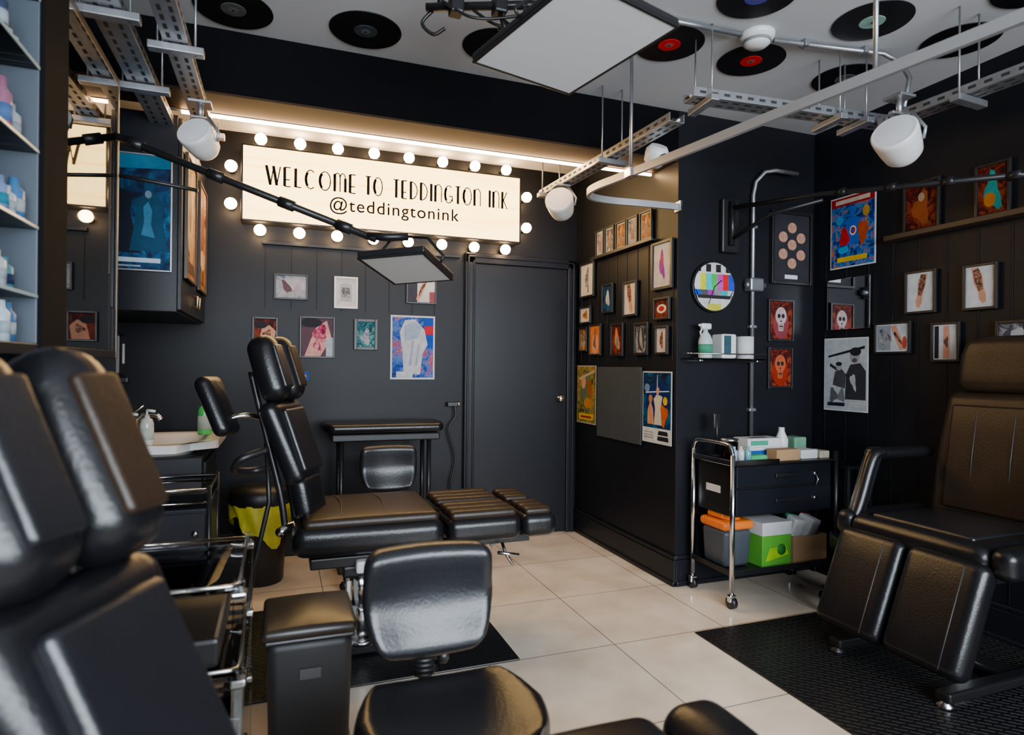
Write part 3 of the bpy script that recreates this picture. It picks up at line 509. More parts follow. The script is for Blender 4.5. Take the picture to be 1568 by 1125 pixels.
# glass display cabinet (near bay open, far bay behind a glass door)
gc=E('glass_display_cabinet',(0,0,0))
X0,X1,Y0,Y1,Z0,Z1=XL+.001,-.60,1.30,2.82,1.27,2.355
WH2=mat('cabinet_backing',(.07,.09,.115),.5);DIV=mat('divider_matt_wood',(.006,.0065,.008),.9,spec=.08)
bx('back',(X0,Y0,Z0),(X0+.012,Y1,Z1),WH2,gc);bx('bottom',(X0,Y0,Z0),(X1,Y1,Z0+.03),CAB,gc);bx('top',(X0,Y0,Z1-.03),(X1,Y1,Z1),WOODD,gc)
bx('divider',(X0,1.985,Z0-.25),(X1+.006,2.185,Z1-.005),DIV,gc);bx('side_near',(X0,Y0,Z0),(X1,Y0+.02,Z1),CAB,gc)
bx('divider_lining',(X0+.012,1.978,Z0+.03),(X1-.004,1.985,Z1-.03),WH2,gc)
bx('side_glass',(X0+.012,Y1-.008,Z0+.03),(X1,Y1-.002,Z1-.03),GLS,gc,r=.0005)
bx('door_glass_a',(X1-.006,2.186,Z0+.03),(X1,Y1-.02,Z1-.03),GLR,gc,r=.0005)
bx('corner_post',(X1-.012,Y1-.018,Z0),(X1+.002,Y1,Z1),mat('door_edge_metal',(.12,.10,.08),.4,metal=.7),gc)
for i,z in enumerate((1.42,1.60,1.80,2.02,2.2)):
    bx('shelf_b%d'%i,(X0+.014,Y0+.021,z),(X1-.005,1.977,z+.008),glassy('shelf_glass_%d'%i,.0,(.9,.95,.96),ior=1.15),gc,r=.0005);bx('shelf_edge_%d'%i,(X1-.005,Y0+.021,z),(X1-.001,1.977,z+.008),mat('shelf_edge_glass',(.35,.48,.5),.2),gc,r=.0005)
    if i in(1,3): bx('shelf_a%d'%i,(X0+.014,2.186,z),(X1-.01,Y1-.01,z+.006),ACR,gc,r=.0005)
pal=[(.46,.53,.62),(.05,.16,.34),(.44,.5,.56),(.30,.12,.2),(.40,.44,.48),(.03,.05,.10),(.06,.24,.32),(.5,.55,.6),(.14,.22,.42)]
rnd=random.Random(4);k=0
for z,zn in((1.30,1.42),(1.4285,1.6),(1.6085,1.8),(1.8085,2.02),(2.0285,2.2),(2.2085,2.33)):
    for row,(xa,xb) in enumerate(((-.66,-.63),(-.76,-.73))):
        y=Y0+.06+row*.03
        while y<1.95:
            hh=min(zn-z-.02,rnd.uniform(.06,.17));rr=rnd.uniform(.014,.025);x=rnd.uniform(xa,xb);m=mat('jar_%d'%(k%9),pal[k%9],.3)
            lathe('jar_%d'%k,[(rr,0),(rr,hh*.7),(rr*.5,hh*.82),(rr*.5,hh)],m,gc,(x,y,z),seg=12)
            if row==0: lathe('jar_label_%d'%k,[(rr*1.02,hh*.2),(rr*1.02,hh*.5)],flat(pal[(k*5+2)%9]),gc,(x,y,z),seg=12)
            k+=1;y+=rr*2+rnd.uniform(.004,.03)
for z in(1.30,1.607,2.027):
    y=2.26
    while y<2.75:
        hh=rnd.uniform(.08,.15);rr=rnd.uniform(.02,.035);m=mat('jar_%d'%(k%9),pal[k%9],.3)
        lathe('jar_%d'%k,[(rr,0),(rr,hh*.7),(rr*.5,hh*.82),(rr*.5,hh)],m,gc,(rnd.uniform(-.75,-.68),y,z),seg=14);k+=1;y+=rnd.uniform(.08,.13)
dp=E('soap_dispenser',(-.87,4.0,1.3));bx('housing',(-.08,-.07,-.12),(.05,.07,.12),BLK,dp,r=.02);bx('spout',(-.02,-.03,-.16),(.08,.03,-.12),BLK,dp,r=.01);bx('window',(.05,-.02,-.05),(.053,.02,.06),DIFF,dp)
# sink
sk=E('wash_basin_unit',(0,0,0))
bx('cabinet',(XL+.03,3.42,0),(-.36,4.02,.79),CAB,sk);bx('cabinet_door',(-.36,3.46,.06),(-.345,3.98,.76),CAB,sk)
CER=mat('ceramic',(.7,.68,.64),.15)
V=[];F=[];nx,ny=24,24;x0,x1,y0,y1=XL+.03,-.30,3.36,4.06
for j in range(ny+1):
    for i in range(nx+1):
        u=i/nx*2-1;v=j/ny*2-1;rr=(abs(u*1.05+.0)**3+abs(v*1.05)**3)**(1/3)
        z=.86 if rr>.82 else .86-.12*(1-(rr/.82)**3)
        x=x0+(x1-x0)*i/nx;y=y0+(y1-y0)*j/ny
        if u>0 and v<0:
            q=max(0,(u+(-v))-1.45);x-=q*.22;y+=q*.2
        V.append((x,y,z))
for j in range(ny):
    for i in range(nx):
        a=j*(nx+1)+i;F.append((a,a+1,a+nx+2,a+nx+1))
mk('bowl',V,F,CER,sk,smooth=True)
rim=[V[i] for i in range(nx+1)]+[V[j*(nx+1)+nx] for j in range(1,ny+1)]
VV=[];FF=[]
for p in rim: VV+=[p,(p[0],p[1],.82)]
for i in range(len(rim)-1):FF.append((2*i,2*i+1,2*i+3,2*i+2))
mk('rim_skirt',VV,FF,CER,sk)
lathe('tap_base',[(.025,0),(.025,.02),(.015,.03),(.015,.1)],CHR,sk,(-.72,3.80,.86));tube('tap_spout',[(-.72,3.80,.94),(-.68,3.80,.98),(-.62,3.80,.975),(-.60,3.80,.95)],.012,CHR,sk,sm=True);tube('tap_lever',[(-.72,3.80,.97),(-.72,3.80,1.0),(-.68,3.78,1.03)],.007,CHR,sk)
def pump(name,loc,r,h,m,pm=BLK):
    e=E(name,loc);lathe('body',[(r*.95,0),(r,.01),(r,h*.6),(r*.8,h*.72),(r*.35,h*.78),(r*.35,h*.84)],m,e,seg=18);tube('stem',[(0,0,h*.84),(0,0,h)],.005,pm,e,8);tube('nozzle',[(0,0,h*.98),(r*1.2,-.01,h*.95)],.007,pm,e,8)
    lathe('label',[(r*1.01,h*.15),(r*1.01,h*.5)],flat((.6,.65,.6)),e,seg=18)
pump('hand_soap_bottle',(-.395,3.86,.8605),.036,.21,mat('green_soap',(.08,.5,.12),.2))
pump('hand_soap_bottle',(-.60,3.42,.8605),.03,.17,mat('clear_soap',(.5,.5,.45),.2),WHT)
pump('hand_soap_bottle',(-.68,3.47,.8605),.028,.15,mat('clear_soap2',(.4,.4,.38),.2),WHT)
gt=E('glass_top_trolley',(-.48,3.1,0))
bx('body',(-.2,-.16,.09),(.2,.2,.64),CAB,gt,r=.01);bx('drawer_top',(-.185,-.172,.45),(.185,-.16,.62),CAB,gt);bx('drawer_bottom',(-.185,-.172,.12),(.185,-.16,.43),CAB,gt)
for i,(x,y) in enumerate(((-.2,-.17),(.2,-.17),(-.2,.2),(.2,.2))): tube('post_%d'%i,[(x,y,.05),(x,y,.735)],.01,BLKM,gt);lathe('caster_%d'%i,[(.025,-.01),(.025,.01)],BLK,gt,(x,y,.026),(90,0,0))
bx('glass_top',(-.2,-.17,.70),(.2,.2,.708),mat('black_glass',(.006,.006,.007),.05),gt)
tube('top_rail',[(-.2,-.17,.72),(.2,-.17,.72),(.2,.2,.72),(-.2,.2,.72),(-.2,-.17,.72)],.006,CHR,gt);tube('low_rail',[(-.2,-.17,.665),(.2,-.17,.665),(.2,.2,.665)],.005,CHR,gt)
for i,z in enumerate((.54,.28)): lathe('knob_%d'%i,[(.012,0),(.014,.02),(0,.022)],CHR,gt,(.15,-.172,z),(90,0,0),seg=12)
# yellow bag bin
yb=E('waste_bin',(-.10,3.90,0))
lathe('tub',[(.12,0),(.125,.01),(.15,.46),(.15,.48)],BLK,yb,seg=28)
def bagp(nm,z0,z1,r0,r1):
    V=[];F=[];sg_=48;nr=8
    for j in range(nr+1):
        for i in range(sg_):
            a=2*math.pi*i/sg_;t=j/nr;r=(r0+(r1-r0)*t)+.012*math.sin(a*11+t*4)*(1-t*.5);dz=(.07*math.sin(a*2+.6)+.025*math.sin(a*7))*(1-t);V.append((r*math.cos(a),r*math.sin(a),z0+(z1-z0)*t+dz))
    for j in range(nr):
        for i in range(sg_):
            a=j*sg_+i;b=j*sg_+(i+1)%sg_;F.append((a,b,b+sg_,a+sg_))
    mk(nm,V,F,YEL,yb,smooth=True)
bagp('bag_skirt',.31,.465,.165,.168);lathe('lid',[(.168,.455),(.174,.47),(.172,.52),(.15,.55),(.06,.565),(0,.567)],BLK,yb,seg=28)
# ================================================================ ACRYLIC TROLLEY foreground left
at=E('acrylic_trolley',(-.27,1.66,0))
for i,z in enumerate((.76,.58,.40,.22)):
    bx('shelf_%d'%i,(-.2,-.2,z),(.19,.2,z+.012),ACR if i<3 else BLK,at,r=.004)
    tube('shelf_rim_%d'%i,[(-.2,-.2,z+.016),(.17,-.2,z+.016),(.187,-.195,z+.016),(.19,-.18,z+.016),(.19,.2,z+.016),(-.2,.2,z+.016),(-.2,-.2,z+.016)],.0045,CHR,at,8)
for i,(x,y) in enumerate(((-.2,-.2),(.19,-.2),(-.2,.2),(.19,.2))):
    bx('post_%d'%i,(x-.012,y-.012,.05),(x+.012,y+.012,.79),ACR,at,r=.004);lathe('caster_%d'%i,[(.024,-.01),(.024,.01)],BLK,at,(x,y,.025),(90,0,0))
    for j,z in enumerate((.755,.57,.39,.21)): bx('clamp_%d_%d'%(i,j),(x-.015,y-.015,z-.008),(x+.015,y+.015,z+.008),CHR,at,r=.004)
bx('drawer',(-.18,-.18,.595),(.15,.17,.66),BLK,at,r=.01);bx('box',(-.15,-.12,.412),(.08,.1,.50),BLK,at);bx('storage_box',(-.17,-.17,.235),(.16,.17,.36),BLK,at,r=.01)
pb=E('pedal_bin',(.09,2.06,0))
def tap(x,y,z): s=1+.10*(z/.46);return (x*s,y*s,z)
BINB=mat('bin_body_grey',(.014,.0145,.016),.5);rbox('tub',(.235,.255,.44),BINB,pb,(0,0,.225),r=.03,k=4,n=2,deform=tap)
bx('rim',(-.128,-.138,.437),(.128,.138,.452),BLK,pb,r=.006)
rbox('lid',(.27,.295,.034),mat('bin_lid',(.02,.016,.013),.35),pb,(0,0,.468),r=.016,k=3,n=4,crown=.022)
bx('front_label',(-.03,-.1375,.33),(.03,-.1355,.36),mat('bin_badge',(.06,.06,.065),.4),pb,r=.0005)
bx('pedal',(-.05,-.16,.02),(.05,-.12,.035),BLKM,pb)
# ================================================================ MATS
TR=tread_mat()
for i,(a,b_) in enumerate((((-.20,2.49),(.97,3.4)),((1.85,1.0),(3.12,2.47)))):
    m_=E('rubber_floor_mat',(0,0,0));bx('tread_sheet',(a[0],a[1],.001),(b_[0],b_[1],.007),TR,m_,r=.002);bx('edge_near',(a[0],a[1]-.006,.001),(b_[0],a[1],.009),BLK,m_)
# ================================================================ TATTOO CHAIRS
def tattoo_chair(loc,dz=0,mz=.008,bo=(0,0,0),lean=0,plain=False):
    e=E('tattoo_chair',(loc[0],loc[1],0))
    rbox('seat_base',(.62,.55,.13),LEA,e,(.36,0,.535+dz),r=.05,k=4,n=4,deform=lambda x,y,z:(x,y*(1-.06*(x<0)*abs(x)/.3),z))
    rbox('seat_top',(.56,.50,.05),LEA_WARM,e,(.37,0,.603+dz),r=.024,k=3,n=6,crown=.014)
    for i,x in enumerate((.24,.42)):tube('seat_seam_%d'%i,[(x,-.22,.630+dz),(x+.015,0,.644+dz),(x,.22,.630+dz)],.003,SEAM,e,6,sm=True)
    for s,nm in((-1,'near'),(1,'far')):
        y=s*.14
        if plain:
            rbox('leg_pad_'+nm,(.33,.265,.15),LEA,e,(.84,y,.545+dz),r=.055,k=5,n=4,crown=.01)
            rbox('foot_pad_'+nm,(.15,.26,.15),LEA,e,(1.085,y,.552+dz),r=.055,k=5,n=4,crown=.01)
        else:
            rbox('leg_pad_'+nm,(.34,.26,.11),LEA,e,(.855,y,.535+dz),r=.04,k=4,n=3)
            for i in range(3):rbox('leg_roll_%s_%d'%(nm,i),(.31,.078,.045),LEA_WARM,e,(.85,y+(i-1)*.076,.60+dz),r=.022,k=3,n=3)
            rbox('foot_pad_'+nm,(.17,.25,.11),LEA,e,(1.115,y,.535+dz),r=.042,k=4,n=3)
            for i in range(3):rbox('foot_roll_%s_%d'%(nm,i),(.13,.07,.04),LEA_WARM,e,(1.11,y+(i-1)*.07,.594+dz),r=.019,k=3,n=3)
        bx('leg_rail_'+nm,(.5,y-.02,.44+dz),(1.10,y+.02,.475+dz),BLKM,e)
        tube('lever_'+nm,[(.95,y-.06,.455+dz),(.96,y-.08,.41+dz),(.99,y-.1,.36+dz)],.007,CHR,e,8);tube('lever_grip_'+nm,[(.92,y-.09,.42+dz),(1.02,y-.09,.40+dz)],.008,CHR,e,8)
        lathe('knob_'+nm,[(.02,0),(.022,.012),(.012,.02),(.012,.04)],CHR,e,(.6,y+s*.1,.44+dz),(90,0,0),seg=14)
    bx('under_frame',(.12,-.2,.41+dz),(.66,.2,.455+dz),BLKM,e,r=.006)
    bx('actuator',(.3,-.24,.39+dz),(.6,-.19,.44+dz),WHT,e,r=.01)
    bx('lift_head',(.25,-.19,.36+dz),(.44,.01,.41+dz),BLKM,e,r=.01)
    lathe('column_outer',[(.05,mz+.04),(.05,.2),(.045,.22)],CHR,e,(.335,-.1,0));lathe('column_inner',[(.036,.2),(.036,.38+dz)],CHR,e,(.335,-.1,0))
    bx('column_cover',(.27,-.165,mz+.05),(.285,-.10,.34),WHT,e)
    bx('base_bar_long',(.05,-.14,mz),(.65,-.06,mz+.05),BLKM,e,r=.01);bx('base_bar_a',(.06,-.3,mz),(.14,.24,mz+.04),BLKM,e,r=.01);bx('base_bar_b',(.56,-.3,mz),(.64,.24,mz+.04),BLKM,e,r=.01)
    lathe('pedal_ring',[(.07,0),(.07,.012),(.055,.018)],CHR,e,(.335,-.1,mz+.05))
    bk=E('back_assembly',(.075+bo[0],-.02+bo[1],.62+dz+bo[2]),-25);bk.parent=e;bk.rotation_euler=(0,math.radians(-lean),math.radians(-25))
    def part(nm,size,c,ln,r,m=LEA,**k): return rbox(nm,size,m,bk,c,(0,-ln,0),r=r,k=5,n=4,**k)
    part('lumbar_pad',(.085,.20,.19),(.045,0,.07),12,.04)
    part('chest_pad',(.09,.26,.37),(-.03,0,.30),20,.042,deform=lambda x,y,z:(x,y*(1+.14*z/.18),z))
    part('chest_inset',(.03,.19,.28),(.018,0,.315),20,.014,LEA2)
    for s in(-1,1):
        part('head_pad_%d'%s,(.125,.132,.29),(-.10,s*.071,.615),18,.058,deform=lambda x,y,z:(x,y*(1-.22*max(0,z/.145)**2),z))
        part('head_inset_%d'%s,(.02,.075,.19),(-.042,s*.071,.628),18,.01,LEA_WARM if s>0 else LEA2)  # one pad gets the leather with warm light painted in
        tube('piping_%d'%s,[(-.045,s*.071+.05,.49),(-.062,s*.071+.053,.6),(-.10,s*.071+.05,.73)],.003,SEAM,bk,6,sm=True)
    tube('spine_a',[(-.03,-.05,-.08),(-.06,-.05,.1),(-.14,-.05,.4),(-.19,-.05,.6)],.014,BLKM,bk,sm=True);tube('spine_b',[(-.03,.05,-.08),(-.06,.05,.1),(-.14,.05,.4),(-.19,.05,.6)],.014,BLKM,bk,sm=True)
    tube('hinge_tube',[(-.02,-.13,-.06),(-.02,.13,-.06)],.02,CHR,bk)
    tube('arm_bracket',[(-.13,-.04,.4),(-.18,-.12,.42),(-.25,-.16,.40)],.011,CHR,bk,sm=True)
    rbox('arm_pad',(.07,.14,.26),LEA,bk,(-.275,-.16,.46),(0,-24,0),r=.034,k=4,n=3)
    tube('grip_loop',[(-.08,-.12,.28),(-.15,-.2,.25),(-.2,-.16,.2),(-.17,-.06,.18),(-.08,-.04,.2)],.016,BLK,bk,sm=True)
    tube('strut_down',[(-.12,-.05,.3),(-.1,-.06,.05),(-.14,-.1,-.2),(-.18,-.1,-.45)],.01,BLKM,bk)
    return e
tattoo_chair((0,2.875))
tattoo_chair((-.29,.83),-.055,.0,(.10,0,-.032),7,True)
# ---- right chair (faces -x)
c3=E('treatment_chair',(0.02,1.85,0))
rbox('seat',(.56,.60,.13),LEA,c3,(2.70,0,.535),r=.05,k=4,n=4,crown=.012)
rbox('seat_inset',(.45,.44,.03),LEA2,c3,(2.70,0,.60),r=.014,k=3,n=5,crown=.01)
for s in(-1,1):
    rbox('leg_pad_%d'%s,(.10,.315,.44),LEA,c3,(2.36,s*.165,.33),(0,22,0),r=.04,k=4,n=4)
    tube('leg_stitch_%d'%s,[(2.36,s*.165-.1,.53),(2.27,s*.165-.1,.30),(2.22,s*.165-.1,.17)],.002,SEAM,c3,6)
    y=s*.34 if s>0 else -.40;ox=0 if s>0 else .16
    rbox('arm_pad_%d'%s,(.40-ox,.08,.055),LEA,c3,(2.80+ox/2,y,.86),(0,0,0),r=.026,k=3,n=4)
    rbox('arm_front_%d'%s,(.06,.075,.36),LEA2,c3,(2.57+ox,y,.71),(0,22,0),r=.028,k=4,n=3)
    tube('arm_roll_%d'%s,[(2.66+ox,y-.02,.87),(2.60+ox,y-.02,.84),(2.53+ox,y-.02,.66),(2.48+ox,y-.02,.55)],.026,LEA,c3,sm=True)
    rbox('side_bolster_%d'%s,(.54,.09,.12),LEA,c3,(2.70,s*.34,.545),r=.04,k=3,n=3)
rbox('back',(.13,.56,.62),LEA_WARM,c3,(3.0,0,.85),(0,8,0),r=.055,k=4,n=4,deform=lambda x,y,z:(x,y*(1-.12*max(0,z/.31)),z))
rbox('back_inset',(.03,.40,.48),LEA_WARM,c3,(2.935,0,.86),(0,8,0),r=.014,k=3,n=4)
for i,yy in enumerate((-.08,.08)):tube('back_seam_%d'%i,[(2.90,yy,.66),(2.916,yy,.86),(2.952,yy,1.08)],.002,SEAM,c3,6)
rbox('headrest',(.11,.40,.26),LEA_WARM,c3,(3.03,0,1.285),(0,6,0),r=.05,k=4,n=4,deform=lambda x,y,z:(x,y*(1-.25*max(0,z/.13)**2),z))
bx('frame',(2.45,-.22,.42),(2.95,.22,.465),BLKM,c3)
lathe('column',[(.05,.05),(.05,.25),(.04,.26),(.04,.42)],CHR,c3,(2.72,0,0))
for s in(-1,1):
    bx('base_bar_%d'%s,(2.28,s*.24-.03,.03),(3.0,s*.24+.03,.07),BLKM,c3,r=.01)
    for j,x in enumerate((2.30,2.95)):lathe('foot_%d_%d'%(s,j),[(.03,.008),(.03,.02),(.012,.03),(.012,.05)],CHR if s<0 else BLK,c3,(x,s*.24,0))
bx('base_cross',(2.66,-.24,.03),(2.78,.24,.06),BLKM,c3,r=.01)
tube('foot_strut',[(2.6,-.18,.44),(2.45,-.18,.3),(2.33,-.18,.16)],.012,CHR,c3)
# ================================================================ STOOLS
def stool(loc,rz,back=True,z=.5,sr=.22,br=.27):
    e=E('swivel_stool',(loc[0],loc[1],0),rz)
    def sd_(x,y,zz):
        q=math.sqrt((x/sr)**2+(y/sr)**2);f=1 if q<.6 else 1-.16*min(1,(q-.6)/.7)*(abs(x*y)/(sr*sr))*2
        return (x*f,y*f,zz+(.02*(x/sr)**2-.012*(1-min(1,q))if zz>0 else 0))
    rbox('seat',(sr*2,sr*1.9,.09),LEA,e,(0,0,z-.045),r=.044,k=4,n=8,deform=sd_)
    lathe('cushion_disc',[(sr*.5,-.02),(sr*.8,0)],BLK,e,(0,0,z-.09))
    lathe('gas_lift',[(.03,.1),(.03,.28),(.018,.29),(.018,z-.1)],CHR,e)
    lathe('hub',[(.045,.07),(.05,.09),(.04,.12)],BLK,e)
    for i in range(5):
        a=math.radians(72*i+18);c,s=math.cos(a),math.sin(a)
        tube('leg_%d'%i,[(0,0,.095),(c*br*.55,s*br*.55,.085),(c*br,s*br,.065)],.018,BLK,e,8)
        tube('caster_%d'%i,[(c*br-s*.014,s*br+c*.014,.026),(c*br+s*.014,s*br-c*.014,.026)],.025,BLK,e,14);tube('caster_stem_%d'%i,[(c*br,s*br,.03),(c*br,s*br,.075)],.008,CHR,e,8)
    if back:
        rbox('back_pad',(.335,.075,.28),LEA2,e,(0,sr+.05,z+.155),(-6,0,0),r=.036,k=5,n=8,deform=lambda x,y,zz:((x*(1-.06*max(0,zz/.14)**3-.26*max(0,-zz/.14)**2.2),y-1.0*x*x+.014*math.cos(min(1,abs(zz)/.14)*3.14)*(y<0),zz-(.25*x*x if zz>0 else -.6*x*x))))
        tube('stem_support',[(0,.05,z-.1),(0,sr+.06,z-.1),(0,sr+.09,z-.04),(0,sr+.09,z+.12)],.014,BLKM,e)
        for i in range(6):lathe('bellows_%d'%i,[(.026,0),(.031,.006),(.026,.012)],BLK,e,(0,sr+.09,z-.06+.013*i),seg=16)
        lathe('adjust_knob',[(.018,0),(.02,.02),(.012,.026)],BLK,e,(.04,sr+.09,z-.02),(0,90,0))
    return e
stool((.36,1.32),0,sr=.215)
stool((.60,3.5),0,z=.49,sr=.17)
stool((2.82,2.44),10,False,z=.40,sr=.12,br=.165)
tb=E('padded_work_table',(.62,4.02,0))
rbox('top',(.76,.36,.055),LEA,tb,(0,0,.87),r=.026,k=4,n=5,deform=lambda x,y,z:(x*(1-.12*max(0,-y/.18)**2),y,z))
bx('under_tray',(-.33,-.15,.79),(.33,.15,.835),BLKM,tb,r=.008)
for i,x in enumerate((-.27,.27)):
    tube('leg_%d'%i,[(x,-.1,.80),(x,-.1,.05)],.014,BLKM,tb);tube('leg_b%d'%i,[(x,.1,.80),(x,.1,.05)],.014,BLKM,tb);bx('foot_%d'%i,(x-.02,-.17,0.001),(x+.02,.17,.05),BLKM,tb,r=.008)
bx('stretcher',(-.27,-.012,.3),(.27,.012,.33),BLKM,tb)
# ================================================================ RIGHT TROLLEY
tr=E('drawer_trolley',(0,0,0))
TX0,TX1,TY0,TY1=2.22,2.93,2.66,2.99
for i,(x,y,m) in enumerate(((TX0,TY0,CHR),(TX0,TY1,CHR),(TX1,TY0,BLKM),(TX1,TY1,BLKM))):
    tube('post_%d'%i,[(x,y,.09),(x,y,.80)],.014,m,tr);tube('caster_stem_%d'%i,[(x,y,.045),(x,y,.09)],.01,CHR,tr)
    tube('caster_%d'%i,[(x-.014,y,.033),(x+.014,y,.033)],.032,BLK,tr,18);bx('fork_%d'%i,(x-.02,y-.015,.035),(x+.02,y+.015,.075),CHR,tr,r=.006)
tube('handle_loop',[(TX0,TY0,.80),(TX0,TY0+.02,.84),(TX0,TY0+.06,.855),(TX0,TY1-.06,.855),(TX0,TY1-.02,.84),(TX0,TY1,.80)],.012,CHR,tr,sm=True)
bx('bottom_shelf',(TX0-.01,TY0-.01,.17),(TX1+.01,TY1+.01,.18),BLKM,tr);bx('bottom_lip',(TX0,TY0-.012,.17),(TX1,TY0-.004,.20),BLKM,tr);bx('lip_left',(TX0-.012,TY0,.17),(TX0-.004,TY1,.20),BLKM,tr)
bx('top_shelf',(TX0-.01,TY0-.01,.745),(TX1+.01,TY1+.01,.757),BLKM,tr);bx('top_lip',(TX0,TY0-.012,.745),(TX0+.30,TY0-.004,.775),CHR,tr);bx('top_lip_l',(TX0-.012,TY0,.745),(TX0-.004,TY1,.775),CHR,tr)
bx('drawer_box',(TX0+.02,TY0+.02,.47),(TX1-.02,TY1-.01,.743),BLKM,tr)
for i,(a,c) in enumerate(((.625,.738),(.48,.615))):
    bx('drawer_front_%d'%i,(TX0+.03,TY0+.005,a),(TX1-.03,TY0+.02,c),CAB,tr,r=.004);bx('handle_%d'%i,(2.50,TY0-.008,(a+c)/2-.01),(2.66,TY0+.005,(a+c)/2+.012),BLK,tr,r=.004);lathe('lock_%d'%i,[(.012,0),(.012,.008),(0,.009)],CHR,tr,(2.78,TY0+.005,(a+c)/2),(90,0,0),seg=12)
bx('side_label',(TX0+.017,2.78,.58),(TX0+.0195,2.9,.62),PAPER,tr)
tube('keys',[(2.78,TY0-.004,.68),(2.785,TY0-.015,.65),(2.775,TY0-.012,.62)],.005,CHR,tr,6)
bn=E('sharps_bin',(2.33,2.84,.181));rbox('tub',(.18,.19,.2),mat('bin_grey',(.05,.06,.075),.4),bn,(0,0,.1),r=.025,n=2,k=3,deform=lambda x,y,z:(x*(1+.5*z),y*(1+.5*z),z))
ORG=mat('orange_plastic',(.75,.16,.01),.35);rbox('lid',(.205,.215,.05),ORG,bn,(0,0,.225),r=.02,k=3,n=2);rbox('lid_flap',(.13,.13,.035),ORG,bn,(-.02,0,.26),(0,15,0),r=.014,k=3,n=2)
bxs=E('glove_box',(2.545,2.77,.181));GRN=mat('green_carton',(.08,.36,.03),.45,var=.2);bx('carton',(-.1,-.08,0),(.1,.08,.24),GRN,bxs,r=.003);bx('white_band',(-.101,-.081,.17),(.101,.081,.2405),PAPER,bxs,r=.001)
mk('green_swoosh',[(-.08,-.0815,.03),(.08,-.0815,.06),(.06,-.0815,.11),(-.05,-.0815,.10)],[(0,1,2,3)],flat((.4,.65,.1)),bxs);lathe('logo',[(.03,0),(.03,.002),(0,.0021)],flat((.05,.2,.05)),bxs,(.03,-.081,.09),(90,0,0))
cb=E('cardboard_box',(2.78,2.79,.181));
for i,(a,c) in enumerate((((-.12,-.1),(.12,-.094)),((-.12,.094),(.12,.1)),((-.12,-.094),(-.114,.094)),((.114,-.094),(.12,.094)))): bx('wall_%d'%i,(a[0],a[1],0),(c[0],c[1],.15),CARD,cb,r=.001)
bx('base',(-.12,-.1,0),(.12,.1,.006),CARD,cb,r=.001)
for i,(x,y,c,rr) in enumerate(((-.06,-.03,(.7,.7,.7),.05),(.03,-.03,(.6,.6,.62),.06),(.07,.03,(.5,.05,.05),.035),(-.03,.04,(.1,.35,.25),.045))): rbox('packet_%d'%i,(rr*1.7,rr*1.5,.17),flat(c),cb,(x,y,.16),(rr*300,rr*200,i*20),r=.01)
def item(name,loc,lo,hi,m,**k):
    e=E(name,loc);bx('body',lo,hi,m,e,**k);return e
jr=E('instrument_jar',(2.31,2.80,.7575));lathe('glass',[(.045,0),(.048,.1),(.044,.1),(.04,.006)],ACR,jr)
lathe('cap',[(.049,.1),(.049,.115),(.02,.12)],CHR,jr)
jr=E('hand_mirror',(2.33,2.93,.7575));lathe('stand',[(.04,0),(.04,.01),(.01,.015)],BLK,jr);tube('grip',[(0,0,.012),(.0,0,.25)],.008,BLK,jr);rbox('paddle',(.05,.012,.09),BLK,jr,(0,0,.2),r=.006)
for i in range(3):
    jr=E('small_bottle',(2.26+.045*i,2.70,.7575));lathe('body',[(.018,0),(.018,.06),(.008,.07),(.008,.085)],mat('bottle_blue_%d'%i,((.2,.35,.5),(.5,.5,.5),(.12,.3,.35))[i],.2),jr,seg=14)
gb_=item('glove_carton',(2.55,2.84,.7575),(-.13,-.06,0),(.13,.06,.06),PAPER);bx('print',(-.11,-.0612,.012),(.0,-.06,.045),flat((.05,.12,.4)),gb_);bx('print_red',(.04,-.0612,.012),(.11,-.06,.045),flat((.4,.05,.1)),gb_)
gb_=item('glove_carton',(2.54,2.84,.818),(-.12,-.06,0),(.12,.06,.05),PAPER);bx('print',(-.10,-.0612,.012),(.02,-.06,.038),flat((.1,.35,.25)),gb_);bx('slot',(-.06,-.02,.05),(.06,.02,.0505),flat((.1,.1,.1)),gb_)
item('wipes_pack',(2.42,2.71,.7575),(-.06,-.03,0),(.05,.03,.035),flat((.1,.4,.2)),r=.01)
item('cardboard_carton',(2.60,2.71,.7575),(-.08,-.04,0),(.08,.04,.06),CARD)
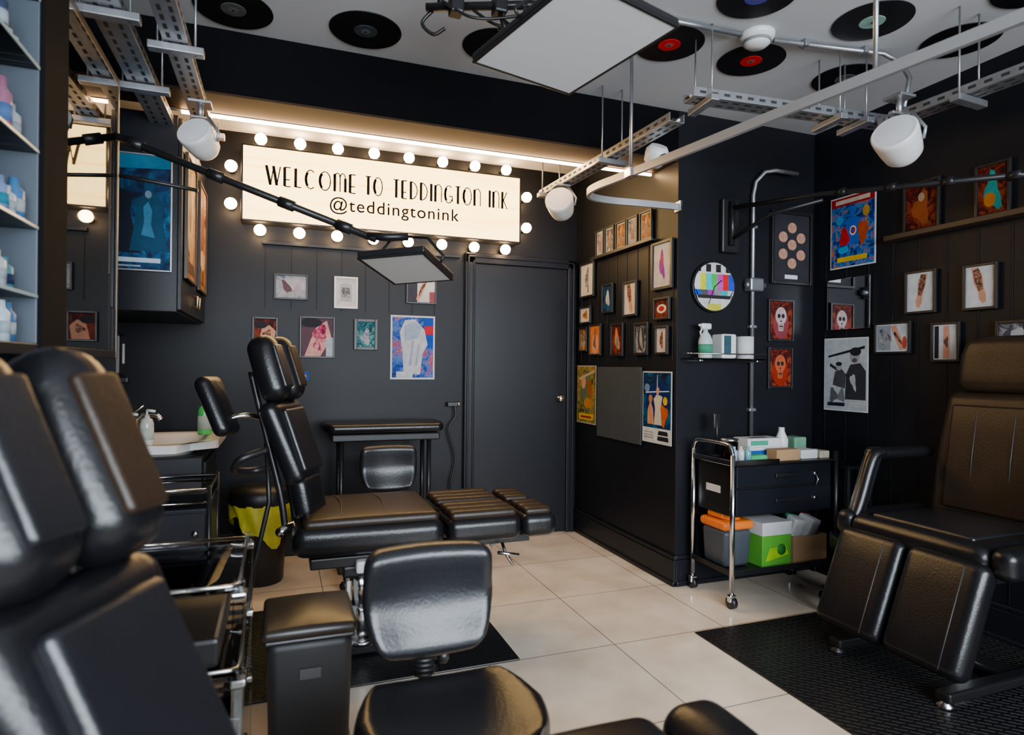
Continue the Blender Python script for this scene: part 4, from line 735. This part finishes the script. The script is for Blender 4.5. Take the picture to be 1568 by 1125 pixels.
jr=E('lotion_bottle',(2.74,2.87,.7575));lathe('body',[(.035,0),(.037,.09),(.022,.125),(.017,.14),(.017,.16)],WHT,jr)
item('dressing_pack',(2.77,2.74,.7575),(-.06,-.05,0),(.06,.05,.05),PAPER,r=.006)
item('dressing_pack',(2.87,2.9,.7575),(-.05,-.05,0),(.04,.05,.10),flat((.2,.35,.25)),r=.006)
item('tape_box',(2.88,2.74,.7575),(-.035,-.05,0),(.035,.05,.04),flat((.55,.5,.4)),r=.004)
st=E('side_table',(3.04,2.80,0));bx('top',(-.085,-.2,.70),(.1,.2,.72),CAB,st)
for i,(x,y) in enumerate(((-.075,-.19),(.09,-.19),(-.075,.19),(.09,.19))): bx('leg_%d'%i,(x-.01,y-.01,0.001),(x+.01,y+.01,.70),BLKM,st)
# ================================================================ LIGHTS
def area(name,loc,rot,sx,sy,p,col):
    L_=bpy.data.lights.new(name,'AREA');L_.shape='RECTANGLE';L_.size=sx;L_.size_y=sy;L_.energy=p;L_.color=col
    o=bpy.data.objects.new(name,L_);o.location=loc;o.rotation_euler=[math.radians(a) for a in rot];C.objects.link(o)
area('window_daylight',(1.0,-2.0,1.9),(74,0,0),4.2,2.0,680,(.82,.91,1))
wd=bpy.data.worlds.new('World');bpy.context.scene.world=wd;wd.use_nodes=True
bg=wd.node_tree.nodes['Background'];sky=wd.node_tree.nodes.new('ShaderNodeTexSky');sky.sky_type='HOSEK_WILKIE';sky.turbidity=6
wd.node_tree.links.new(sky.outputs[0],bg.inputs[0]);bg.inputs[1].default_value=.4
# ================================================================ CAMERA
cam=bpy.data.cameras.new('camera');co=bpy.data.objects.new('camera',cam);C.objects.link(co);cam.sensor_width=36;cam.lens=21.97;cam.clip_start=.05
co.matrix_world=Matrix.Translation((0,0,1.25))@Matrix.Rotation(math.radians(-20.3),4,'Z')@Matrix.Rotation(math.radians(90),4,'X')@Matrix.Rotation(math.radians(.57),4,'Z')
cam.dof.use_dof=True;cam.dof.focus_distance=3.8;cam.dof.aperture_fstop=2.8
bpy.context.scene.camera=co
